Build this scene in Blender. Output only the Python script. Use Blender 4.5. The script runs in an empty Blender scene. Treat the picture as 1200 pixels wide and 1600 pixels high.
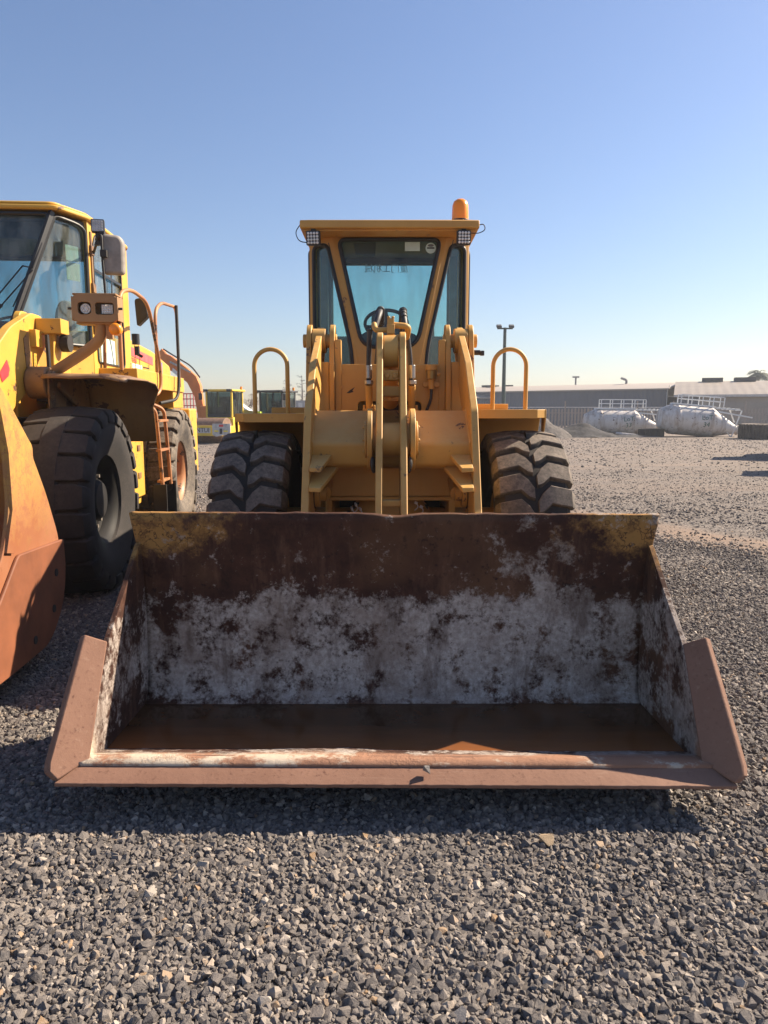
import bpy, bmesh, math, random
import numpy as np
from mathutils import Vector, Matrix, Euler, noise as mnoise
from mathutils.geometry import tessellate_polygon
R = math.radians
random.seed(7)
rng = np.random.default_rng(7)
scene = bpy.context.scene
COL = scene.collection

# ------------------------------------------------------------------ camera, sky, sun, exposure
CAM_F, CAM_YH, CAM_H = 1130.0, 643.0, 1.75
PITCH = math.atan((800 - CAM_YH) / CAM_F)
cam_d = bpy.data.cameras.new('camera')
cam = bpy.data.objects.new('camera', cam_d); COL.objects.link(cam)
cam.location = (0, 0, CAM_H)
cam.rotation_euler = (R(90) - PITCH, 0, 0)
cam_d.sensor_fit = 'VERTICAL'; cam_d.sensor_height = 36.0
cam_d.lens = 36.0 * CAM_F / 1600.0
cam_d.clip_start = 0.05; cam_d.clip_end = 6000
scene.camera = cam

SUN = Vector((1.18, 0.54, 1.0)).normalized()
world = bpy.data.worlds.new('World'); scene.world = world; world.use_nodes = True
wn = world.node_tree; wn.nodes.clear()
w_out = wn.nodes.new('ShaderNodeOutputWorld'); w_bg = wn.nodes.new('ShaderNodeBackground')
w_sky = wn.nodes.new('ShaderNodeTexSky'); w_sky.sky_type = 'NISHITA'; w_sky.sun_disc = False
w_sky.sun_elevation = math.asin(SUN.z); w_sky.sun_rotation = math.atan2(SUN.x, SUN.y)
w_sky.altitude = 0; w_sky.air_density = 1.2; w_sky.dust_density = 0.6; w_sky.ozone_density = 4.0
w_bg.inputs['Strength'].default_value = 0.060
w_wb = wn.nodes.new('ShaderNodeMix'); w_wb.data_type = 'RGBA'; w_wb.blend_type = 'MULTIPLY'; w_wb.inputs[0].default_value = 1; w_wb.inputs[7].default_value = (1.03, .962, 1.02, 1)
wn.links.new(w_sky.outputs[0], w_wb.inputs[6]); wn.links.new(w_wb.outputs[2], w_bg.inputs[0]); wn.links.new(w_bg.outputs[0], w_out.inputs[0])
sun_d = bpy.data.lights.new('sun', 'SUN'); sun_d.energy = 5.0; sun_d.angle = R(0.5); sun_d.color = (1.0, 0.85, 0.66)
sun = bpy.data.objects.new('sun', sun_d); COL.objects.link(sun)
sun.location = SUN * 60; sun.rotation_euler = (-SUN).to_track_quat('-Z', 'Y').to_euler()
vs = scene.view_settings
vs.view_transform = 'Standard'; vs.look = 'None'; vs.gamma = 1; vs.use_curve_mapping = False; vs.exposure = 1.27

# ------------------------------------------------------------------ helpers: picture ray -> point at a real depth
_c, _s = math.cos(PITCH), math.sin(PITCH)
def pix(px, py, Y):
    u = (px - 600) / CAM_F; v = (800 - py) / CAM_F
    dy = _c + v * _s; dz = -_s + v * _c; t = Y / dy
    return Vector((u * t, Y, CAM_H + dz * t))

# ------------------------------------------------------------------ node material helpers
class NT:
    def __init__(s, name):
        s.m = bpy.data.materials.new(name); s.m.use_nodes = True
        s.t = s.m.node_tree; s.t.nodes.clear()
        s.out = s.t.nodes.new('ShaderNodeOutputMaterial')
        s.tc = s.t.nodes.new('ShaderNodeTexCoord')
        s.obj = s.tc.outputs['Object']
    def put(s, sock, v):
        if hasattr(v, 'is_linked') or isinstance(v, bpy.types.NodeSocket): s.t.links.new(v, sock)
        elif v is not None:
            if isinstance(v, tuple) and len(v) == 3 and sock.type == 'RGBA': v = (*v, 1)
            sock.default_value = v
    def n(s, kind, **kw):
        nd = s.t.nodes.new(kind)
        for k, v in kw.items(): setattr(nd, k, v)
        return nd
    def noise(s, scale, detail=6, rough=.6, vec=None, dist=0., col=False):
        nd = s.n('ShaderNodeTexNoise'); s.put(nd.inputs['Vector'], vec or s.obj)
        nd.inputs['Scale'].default_value = scale; nd.inputs['Detail'].default_value = detail
        nd.inputs['Roughness'].default_value = rough; nd.inputs['Distortion'].default_value = dist
        return nd.outputs[1 if col else 0]
    def voro(s, scale, vec=None, feature='F1', out=0):
        nd = s.n('ShaderNodeTexVoronoi', feature=feature); s.put(nd.inputs['Vector'], vec or s.obj)
        nd.inputs['Scale'].default_value = scale
        return nd.outputs[out]
    def mapv(s, scale=(1, 1, 1), loc=(0, 0, 0), vec=None, rot=(0, 0, 0)):
        nd = s.n('ShaderNodeMapping'); s.put(nd.inputs[0], vec or s.obj)
        nd.inputs[1].default_value = loc; nd.inputs[2].default_value = rot; nd.inputs[3].default_value = scale
        return nd.outputs[0]
    def ramp(s, fac, stops, interp='LINEAR'):
        nd = s.n('ShaderNodeValToRGB'); cr = nd.color_ramp; cr.interpolation = interp
        s.put(nd.inputs[0], fac)
        while len(cr.elements) < len(stops): cr.elements.new(0.5)
        for e, (p, c) in zip(cr.elements, stops):
            e.position = p; e.color = (c, c, c, 1) if not isinstance(c, tuple) else (*c, 1)
        return nd.outputs[0]
    def mix(s, fac, a, b, mode='MIX'):
        nd = s.n('ShaderNodeMix', data_type='RGBA', blend_type=mode)
        s.put(nd.inputs[0], fac); s.put(nd.inputs[6], a); s.put(nd.inputs[7], b)
        return nd.outputs[2]
    def math(s, op, a, b=0., c=None, clamp=False):
        nd = s.n('ShaderNodeMath', operation=op, use_clamp=clamp)
        s.put(nd.inputs[0], a); s.put(nd.inputs[1], b)
        if c is not None: s.put(nd.inputs[2], c)
        return nd.outputs[0]
    def mr(s, v, a, b, c=0., d=1.):
        nd = s.n('ShaderNodeMapRange'); nd.clamp = True
        s.put(nd.inputs[0], v)
        for i, q in enumerate((a, b, c, d)): nd.inputs[i + 1].default_value = q
        return nd.outputs[0]
    def xyz(s, vec=None):
        nd = s.n('ShaderNodeSeparateXYZ'); s.put(nd.inputs[0], vec or s.obj); return nd.outputs
    def up(s):
        return s.xyz(s.n('ShaderNodeNewGeometry').outputs['Normal'])[2]
    def bump(s, h, strength=.5, dist=.01, nrm=None):
        nd = s.n('ShaderNodeBump'); nd.inputs['Strength'].default_value = strength; nd.inputs['Distance'].default_value = dist
        s.put(nd.inputs['Height'], h)
        if nrm is not None: s.put(nd.inputs['Normal'], nrm)
        return nd.outputs[0]
    def bsdf(s, col, rough=.5, metal=0., nrm=None, spec=.5, **kw):
        p = s.n('ShaderNodeBsdfPrincipled')
        s.put(p.inputs['Base Color'], col); s.put(p.inputs['Roughness'], rough); s.put(p.inputs['Metallic'], metal)
        p.inputs['Specular IOR Level'].default_value = spec
        if nrm is not None: s.put(p.inputs['Normal'], nrm)
        for k, v in kw.items(): s.put(p.inputs[k], v)
        s.t.links.new(p.outputs[0], s.out.inputs[0])
        return s.m

def paint(name, base, dark, dust, rough=.42, dustamt=.5, chips=.0, chipcol=(.05, .025, .015), scale=1.):
    t = NT(name)
    big = t.noise(1.3 * scale, 5, .6); fine = t.noise(14 * scale, 8, .7)
    streak = t.noise(1.0, 6, .65, vec=t.mapv((9, 9, .9)))
    c = t.mix(t.mr(big, .35, .7), base, dark)
    c = t.mix(t.math('MULTIPLY', t.mr(streak, .5, .75), .35), c, dark)
    up = t.mr(t.up(), .15, .9)
    d = t.math('MULTIPLY', t.math('ADD', t.math('MULTIPLY', up, .7), .18), t.mr(fine, .3, .7))
    c = t.mix(t.math('MULTIPLY', d, dustamt, clamp=True), c, dust)
    spots = t.mr(t.noise(34 * scale, 4, .75), .66, .70)
    c = t.mix(t.math('MULTIPLY', spots, .45), c, dark)
    if chips > 0:
        ch = t.mr(t.math('ADD', t.noise(4 * scale, 10, .72), t.math('MULTIPLY', t.noise(40, 3, .6), .15)), .72 - chips, .74 - chips)
        c = t.mix(ch, c, chipcol)
    h = t.noise(60, 3, .5)
    return t.bsdf(c, t.mr(fine, .3, .75, rough, rough + .25), nrm=t.bump(h, .05, .004))

def plain(name, col, rough=.6, metal=0., var=.25, scale=8., bump=.0, spec=.5):
    t = NT(name)
    v = t.noise(scale, 6, .6)
    dk = tuple(x * (1 - var) for x in col); lt = tuple(min(1, x * (1 + var)) for x in col)
    c = t.mix(t.mr(v, .3, .7), dk, lt)
    return t.bsdf(c, rough, metal, nrm=t.bump(t.noise(scale * 6, 4, .6), bump, .01) if bump else None, spec=spec)

M = {}
M['yellow'] = paint('yellow_paint', (.60, .325, .070), (.47, .235, .045), (.54, .34, .13), dustamt=.35, chips=.012, chipcol=(.16, .08, .04))
M['yellow_worn'] = paint('worn_yellow_paint', (.60, .325, .070), (.45, .225, .045), (.56, .375, .16), dustamt=.65, chips=.03, chipcol=(.13, .07, .035))
M['lemon'] = paint('lemon_yellow_paint', (.66, .375, .045), (.54, .285, .035), (.48, .35, .18), dustamt=.35, chips=.04, chipcol=(.12, .06, .03))
M['lemon_rust'] = paint('rusty_yellow_paint', (.34, .19, .06), (.15, .07, .03), (.33, .24, .16), dustamt=.7, chips=.09, chipcol=(.10, .05, .03))
M['tan_guard'] = paint('tan_brown_paint', (.36, .20, .075), (.26, .13, .05), (.4, .28, .17), dustamt=.6, chips=.02)
M['orange'] = paint('orange_paint', (.72, .23, .04), (.55, .15, .03), (.5, .3, .2), dustamt=.15)
M['far_yellow'] = paint('bright_yellow_paint', (.74, .52, .05), (.6, .4, .04), (.5, .42, .25), dustamt=.3)
M['red_oxide'] = paint('orange_brown_tube_paint', (.46, .20, .07), (.28, .11, .05), (.42, .26, .14), dustamt=.4, chips=.07)
M['cab_yellow'] = M['yellow']
M['black'] = plain('black_plastic', (.018, .018, .02), .45)
M['seal'] = plain('black_rubber_seal', (.012, .012, .013), .5)
M['rim_black'] = plain('black_rim_paint', (.022, .021, .021), .6, spec=.2)
M['bolt_grey'] = plain('dull_wheel_bolts', (.16, .14, .12), .6)
M['dark'] = plain('dark_greasy_steel', (.022, .019, .017), .65, var=.5)
M['grey'] = plain('grey_interior', (.12, .125, .13), .7)
M['dkgrey'] = plain('dark_grey_interior', (.045, .048, .055), .7)
M['steel'] = plain('worn_steel', (.35, .33, .31), .4, .8)
M['white'] = plain('white_paint', (.72, .72, .70), .5, var=.1)
M['hose'] = plain('black_hose', (.035, .033, .033), .55, var=.4, scale=30)
M['redmark'] = plain('red_decal', (.55, .04, .05), .5)
M['pinkmark'] = plain('faded_red_decal', (.62, .10, .10), .5)
M['sticker'] = plain('pale_sticker', (.55, .68, .62), .5, var=.12)
M['paper'] = plain('cream_sticker', (.78, .78, .55), .5, var=.12, scale=20)
M['ink'] = plain('dark_ink', (.03, .03, .035), .6)
M['green_ink'] = plain('green_marker_paint', (.02, .11, .08), .6)
M['bluemark'] = plain('blue_decal', (.05, .12, .5), .5)
M['brown_brass'] = plain('brass_reservoir', (.30, .20, .07), .35, .5)

def rubber(name, dustcol, amt):
    t = NT(name)
    a = t.noise(2.2, 6, .6); b = t.noise(26, 8, .75)
    f = t.math('MULTIPLY', t.math('ADD', t.mr(a, .3, .7), t.math('MULTIPLY', t.mr(t.up(), -.2, .7), .6)), t.mr(b, .25, .7))
    c = t.mix(t.math('MULTIPLY', f, amt, clamp=True), (.022, .021, .022), dustcol)
    return t.bsdf(c, t.mr(b, .3, .7, .75, .95), nrm=t.bump(b, .25, .006), spec=.3)
M['tyre'] = rubber('dusty_tyre_rubber', (.25, .205, .165), .9)
M['groove_rubber'] = rubber('tyre_groove_rubber', (.07, .055, .045), .6)
M['tyre_dark'] = rubber('dark_tyre_rubber', (.10, .085, .075), .55)
M['tyre_pale'] = rubber('pale_dusty_tyre_rubber', (.30, .245, .19), .95)

def glass(name, tint, dustamt=.05, refl=.6):
    t = NT(name)
    tr = t.n('ShaderNodeBsdfTransparent'); tr.inputs[0].default_value = (*tint, 1)
    gl = t.n('ShaderNodeBsdfGlossy'); gl.inputs['Roughness'].default_value = .02
    df = t.n('ShaderNodeBsdfDiffuse'); df.inputs[0].default_value = (.42, .42, .38, 1)
    fr = t.n('ShaderNodeFresnel'); fr.inputs[0].default_value = 1.45
    m1 = t.n('ShaderNodeMixShader'); m2 = t.n('ShaderNodeMixShader')
    dn = t.math('MULTIPLY', t.mr(t.noise(3., 8, .7, vec=t.mapv((2, 2, .5))), .35, .8), dustamt * 2)
    t.put(m1.inputs[0], dn); t.t.links.new(tr.outputs[0], m1.inputs[1]); t.t.links.new(df.outputs[0], m1.inputs[2])
    t.put(m2.inputs[0], t.math('MULTIPLY', fr.outputs[0], refl)); t.t.links.new(m1.outputs[0], m2.inputs[1]); t.t.links.new(gl.outputs[0], m2.inputs[2])
    t.t.links.new(m2.outputs[0], t.out.inputs[0])
    return t.m
M['glass'] = glass('teal_cab_glass', (.80, .935, .925), .10)
M['glass_blue'] = glass('blue_cab_glass', (.74, .88, .91), .20)
M['glass_dark'] = glass('dark_cab_glass', (.45, .56, .58), .10)

def m_amber():
    t = NT('amber_lens')
    return t.bsdf((1.0, .31, .015), .28, **{'Subsurface Weight': .5, 'Subsurface Radius': (.06, .03, .01)})
M['amber'] = m_amber()
M['lens'] = plain('led_lens', (.70, .70, .68), .25, var=.15, scale=60)

def rust_lip():
    t = NT('brown_rusted_steel')
    a = t.noise(3, 8, .65); b = t.noise(45, 6, .7); c3 = t.noise(.9, 4, .5)
    c = t.mix(t.mr(a, .3, .7), (.17, .09, .062), (.225, .125, .088))
    c = t.mix(t.mr(b, .56, .70), c, (.105, .05, .036))
    c = t.mix(t.math('MULTIPLY', t.mr(c3, .5, .7), .5), c, (.27, .16, .115))
    c = t.mix(t.math('MULTIPLY', t.mr(t.noise(1., 8, .75, vec=t.mapv((3, 30, 30))), .58, .70), .5), c, (.34, .24, .18))
    return t.bsdf(c, .82, nrm=t.bump(b, .5, .004), spec=.25)
M['lip'] = rust_lip()

def bucket_inside():
    t = NT('caked_rusty_bucket_steel')
    x, y, z = t.xyz()
    ax = t.math('ABSOLUTE', x)
    n1 = t.noise(2.0, 12, .68); n2 = t.noise(7, 10, .72); n3 = t.noise(40, 6, .7)
    n4 = t.noise(1.1, 4, .5)
    streak = t.noise(1., 8, .7, vec=t.mapv((10, 10, 1.5)))
    # rust: dark brown with reddish and mid brown areas
    rust = t.mix(t.mr(n2, .35, .65), (.030, .012, .009), (.075, .030, .018))
    rust = t.mix(t.math('MULTIPLY', t.mr(n4, .50, .62), .8), rust, (.115, .055, .028))
    rust = t.mix(t.math('MULTIPLY', t.mr(streak, .50, .70), .65), rust, (.16, .08, .05))
    rust = t.mix(t.mr(t.noise(19, 8, .75), .56, .66), rust, (.022, .010, .008))
    # yellow paint left in the top corners
    pm = t.math('MULTIPLY', t.mr(ax, .50, 1.32), t.mr(z, .82, 1.08))
    pm = t.mr(t.math('ADD', pm, t.math('MULTIPLY', t.math('SUBTRACT', n2, .5), 2.2)), .50, .85)
    rust = t.mix(t.math('MULTIPLY', pm, .85), rust, (.36, .19, .055))
    crack = t.mr(t.voro(9, vec=t.noise(2.5, 5, .6, col=True), feature='DISTANCE_TO_EDGE'), .0, .06, 1., 0.)
    rust = t.mix(t.math('MULTIPLY', crack, pm), rust, (.045, .02, .012))
    # pale caked mud / cement low on the back and the sides
    g = t.mr(z, .70, .83, .085, -.15)
    g2 = t.mr(z, .12, .20, -.16, .0)
    e = t.math('ADD', t.math('MULTIPLY', n1, .85), t.math('MULTIPLY', n2, .95)); e = t.math('SUBTRACT', e, .10)
    e = t.math('ADD', e, t.math('MULTIPLY', t.math('SUBTRACT', n3, .5), .35))
    e = t.math('ADD', e, t.math('ADD', g, g2))
    e = t.math('ADD', e, t.math('MULTIPLY', t.mr(x, .0, .5), t.mr(z, .74, .86, .0, .065)))
    e = t.math('ADD', e, t.math('MULTIPLY', t.mr(ax, 1.15, 1.34), -.04))
    mud = t.math('MULTIPLY', t.mr(e, .755, .88), t.mr(t.noise(26, 8, .78), .30, .52, .55, 1.))
    mudc = t.mix(t.mr(n3, .35, .7), (.30, .255, .225), (.52, .46, .415))
    mudc = t.mix(t.math('MULTIPLY', t.mr(t.noise(3.3, 8, .7), .46, .60), .7), mudc, (.20, .145, .115))
    mudc = t.mix(t.math('MULTIPLY', t.mr(t.noise(1., 10, .7, vec=t.mapv((7, 7, 2.2))), .52, .66), .75), mudc, (.10, .065, .05))
    mudc = t.mix(t.mr(t.noise(30, 6, .75), .60, .68), mudc, (.055, .03, .022))
    c = t.mix(mud, rust, mudc)
    specks = t.mr(t.math('ADD', t.noise(13, 10, .75), t.math('MULTIPLY', t.mr(z, .70, 1.05, .07, .0), 1.)), .63, .70)
    c = t.mix(t.math('MULTIPLY', specks, t.mr(z, .68, .74)), c, (.33, .27, .24))
    # pale dry scale on the front of the floor
    fm = t.mr(t.math('ADD', y, t.math('MULTIPLY', t.math('SUBTRACT', n2, .5), .22)), -2.66, -2.72)
    fm = t.math('MULTIPLY', fm, t.mr(z, .30, .22))
    fl = t.math('ADD', n2, t.mr(x, -1.3, .2, .10, -.06))
    fc = t.mix(t.mr(fl, .50, .60), (.31, .165, .105), (.50, .42, .33))
    c = t.mix(fm, c, fc)
    h = t.math('ADD', t.math('MULTIPLY', mud, .6), t.math('ADD', t.math('MULTIPLY', n2, .6), t.math('MULTIPLY', n3, .5)))
    return t.bsdf(c, .85, nrm=t.bump(h, .55, .012), spec=.25)
M['bucket'] = bucket_inside()

def bucket_left():
    t = NT('orange_rusted_bucket_steel')
    x, y, z = t.xyz()
    n1 = t.noise(1.4, 8, .6); n2 = t.noise(9, 10, .72)
    sc = t.voro(6, vec=t.noise(1.7, 6, .65, col=True), feature='DISTANCE_TO_EDGE')
    pm = t.mr(t.math('ADD', z, t.math('MULTIPLY', t.math('SUBTRACT', n2, .5), 1.6)), .95, 1.35)
    rust = t.mix(t.mr(n1, .35, .65), (.26, .09, .036), (.32, .145, .075))
    rust = t.mix(t.mr(n2, .55, .7), rust, (.17, .06, .026))
    yel = t.mix(t.mr(n2, .38, .62), (.50, .285, .06), (.34, .17, .065))
    yel = t.mix(t.mr(sc, .0, .05, .8, .0), yel, (.30, .13, .06))
    c = t.mix(pm, rust, yel)
    return t.bsdf(c, .7, nrm=t.bump(n2, .25, .006), spec=.3)
M['bucket_left'] = bucket_left()
M['wear'] = plain('red_rusted_shaded_wear_plate', (.20, .066, .027), .7, var=.3, scale=3., bump=.2)  # red rust, darkened further so the plate's shadow sits in the colour

def m_water():
    t = NT('rusty_water')
    n = t.noise(2.5, 6, .6); n2 = t.noise(2., 8, .7, vec=t.mapv((1, 7, 1)))
    c = t.mix(t.mr(n, .35, .65), (.050, .026, .014), (.085, .035, .014))
    x, y, z = t.xyz()
    sunlit_tint = t.mr(t.math('ADD', y, t.math('MULTIPLY', t.math('SUBTRACT', n2, .5), .25)), -2.35, -2.62)  # orange of the sunlit front strip, painted into the water colour
    c = t.mix(sunlit_tint, c, (.20, .075, .027))
    return t.bsdf(c, .07, nrm=t.bump(t.noise(9, 3, .5), .03, .01), spec=.5, **{'IOR': 1.33})
M['water'] = m_water()

def m_ground():
    t = NT('grey_gravel_ground')
    x, y, z = t.xyz()
    v = t.voro(28, out=1); v2 = t.voro(9, out=1); d = t.voro(28)
    big = t.noise(.22, 6, .6); mid = t.noise(1.6, 8, .7); fine = t.noise(60, 5, .7)
    hs = t.n('ShaderNodeSeparateColor'); t.put(hs.inputs[0], v); rnd = hs.outputs[0]
    c = t.ramp(rnd, [(0, (.06, .055, .054)), (.5, (.125, .11, .10)), (.85, (.19, .165, .145)), (1, (.32, .28, .24))])
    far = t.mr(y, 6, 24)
    dirt = t.mix(t.mr(mid, .35, .65), (.19, .125, .085), (.26, .185, .135))
    band = t.math('ABSOLUTE', t.math('SUBTRACT', t.math('ADD', y, t.math('MULTIPLY', t.math('SUBTRACT', big, .5), 3.0)), t.math('ADD', 17.2, t.math('MULTIPLY', x, -1.6))))
    bm_ = t.math('MULTIPLY', t.mr(band, 1.7, .5), t.mr(mid, .30, .55))
    tracks = t.noise(.55, 6, .65, vec=t.mapv((.22, 1.6, 1), rot=(0, 0, R(-6))))
    dm = t.math('MAXIMUM', bm_, t.math('MULTIPLY', t.math('MULTIPLY', t.mr(tracks, .47, .66), far), .8))
    c = t.mix(dm, c, dirt)
    c = t.mix(t.math('MULTIPLY', t.mr(fine, .5, .7), .4), c, (.10, .09, .085))
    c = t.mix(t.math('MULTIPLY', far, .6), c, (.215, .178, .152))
    sp = t.noise(1.3, 12, .82); sp2 = t.noise(.7, 10, .75, vec=t.mapv((.3, 1.5, 1), rot=(0, 0, R(4)))); sp3 = t.noise(4.5, 8, .8)
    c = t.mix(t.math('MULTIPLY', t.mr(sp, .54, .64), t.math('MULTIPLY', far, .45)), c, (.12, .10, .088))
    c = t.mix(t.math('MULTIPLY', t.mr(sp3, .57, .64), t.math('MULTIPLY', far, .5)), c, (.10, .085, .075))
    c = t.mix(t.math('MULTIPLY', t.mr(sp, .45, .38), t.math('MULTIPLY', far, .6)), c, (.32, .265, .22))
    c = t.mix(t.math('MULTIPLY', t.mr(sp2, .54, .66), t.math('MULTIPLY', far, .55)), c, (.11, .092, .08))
    h = t.math('ADD', t.math('MULTIPLY', d, -.7), t.math('MULTIPLY', v2, .2))
    h = t.math('MULTIPLY', h, t.math('SUBTRACT', 1., t.math('MULTIPLY', dm, .8)))
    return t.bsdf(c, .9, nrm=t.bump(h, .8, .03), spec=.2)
M['ground'] = m_ground()

def m_stone():
    t = NT('crushed_stone')
    oi = t.n('ShaderNodeObjectInfo')
    rnd = oi.outputs['Random']
    c = t.ramp(rnd, [(0, (.055, .053, .057)), (.3, (.105, .096, .094)), (.62, (.155, .138, .128)), (.88, (.23, .20, .175)), (.96, (.42, .37, .32)), (1, (.30, .19, .10))])
    n = t.noise(1.6, 6, .65); n2 = t.noise(7, 4, .6)
    c = t.mix(t.mr(n, .35, .7), c, t.mix(.45, c, (.30, .26, .225)))
    return t.bsdf(c, .88, nrm=t.bump(n2, .35, .4), spec=.25)
M['stone'] = m_stone()

def m_wall(name, col, vert=True, pitch=.3, strength=.6):
    t = NT(name)
    w = t.n('ShaderNodeTexWave', bands_direction='X' if vert else 'Z'); t.put(w.inputs[0], t.obj)
    w.inputs['Scale'].default_value = 1 / pitch / 3.14; w.inputs['Distortion'].default_value = 0
    n = t.noise(.6, 5, .6)
    c = t.mix(t.mr(n, .3, .7), col, tuple(k * .82 for k in col))
    return t.bsdf(c, .6, nrm=t.bump(w.outputs[1], strength, .04), spec=.3)
M['shed_wall'] = m_wall('blue_grey_sheet_wall', (.115, .13, .16))
M['shed_roof'] = plain('pale_beige_sheet_roof', (.33, .285, .24), .6, var=.08)
M['beige_wall'] = m_wall('beige_sheet_wall', (.36, .31, .26), False, .9)
M['beige_roof'] = m_wall('beige_sheet_roof', (.245, .21, .178), True, .9, .4)
M['fence'] = plain('weathered_fence_steel', (.30, .255, .22), .7, var=.2)
M['pale_steel'] = plain('galvanised_rail', (.5, .48, .46), .5)  # paler grey steel for top pipe, gutter, loose pipe and name plate
def m_tank():
    t = NT('rust_stained_white_paint')
    n = t.noise(1.1, 8, .7); n2 = t.noise(3.5, 8, .75); st = t.noise(.8, 6, .7, vec=t.mapv((3, 3, .35)))
    c = t.mix(t.mr(n, .3, .7), (.66, .63, .60), (.54, .49, .44))
    c = t.mix(t.math('MULTIPLY', t.mr(st, .48, .66), .75), c, (.27, .18, .12))
    c = t.mix(t.mr(n2, .59, .63), c, (.13, .075, .05))
    return t.bsdf(c, .55)
M['tank'] = m_tank()
M['leaf_far'] = plain('hazy_conifer_needles', (.055, .07, .055), .9, var=.35, scale=1.)
M['leaf_palm'] = plain('palm_fronds', (.06, .08, .05), .8, var=.3, scale=1.)
M['bark'] = plain('brown_bark', (.12, .09, .07), .9)
M['twigs'] = plain('bare_brown_twigs', (.17, .12, .09), .9)
M['post_green'] = plain('dark_green_steel', (.025, .05, .045), .5)
M['concrete'] = plain('grey_concrete', (.25, .24, .24), .8)
M['window'] = plain('dark_window', (.05, .07, .09), .15, var=.2)
M['drum'] = plain('rusty_drum_steel', (.20, .12, .08), .6, var=.3, bump=.2)
M['pile'] = plain('heaped_gravel', (.085, .074, .068), .95, var=.6, scale=5, bump=1.)
M['pile_shade_dark'] = plain('heaped_shade_dark_gravel', (.040, .038, .041), .95, var=.5, scale=5, bump=1.)  # darker gravel: the shade on the heap is put into its colour
M['alu'] = plain('aluminium_plate', (.42, .42, .42), .5, .3)

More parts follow.
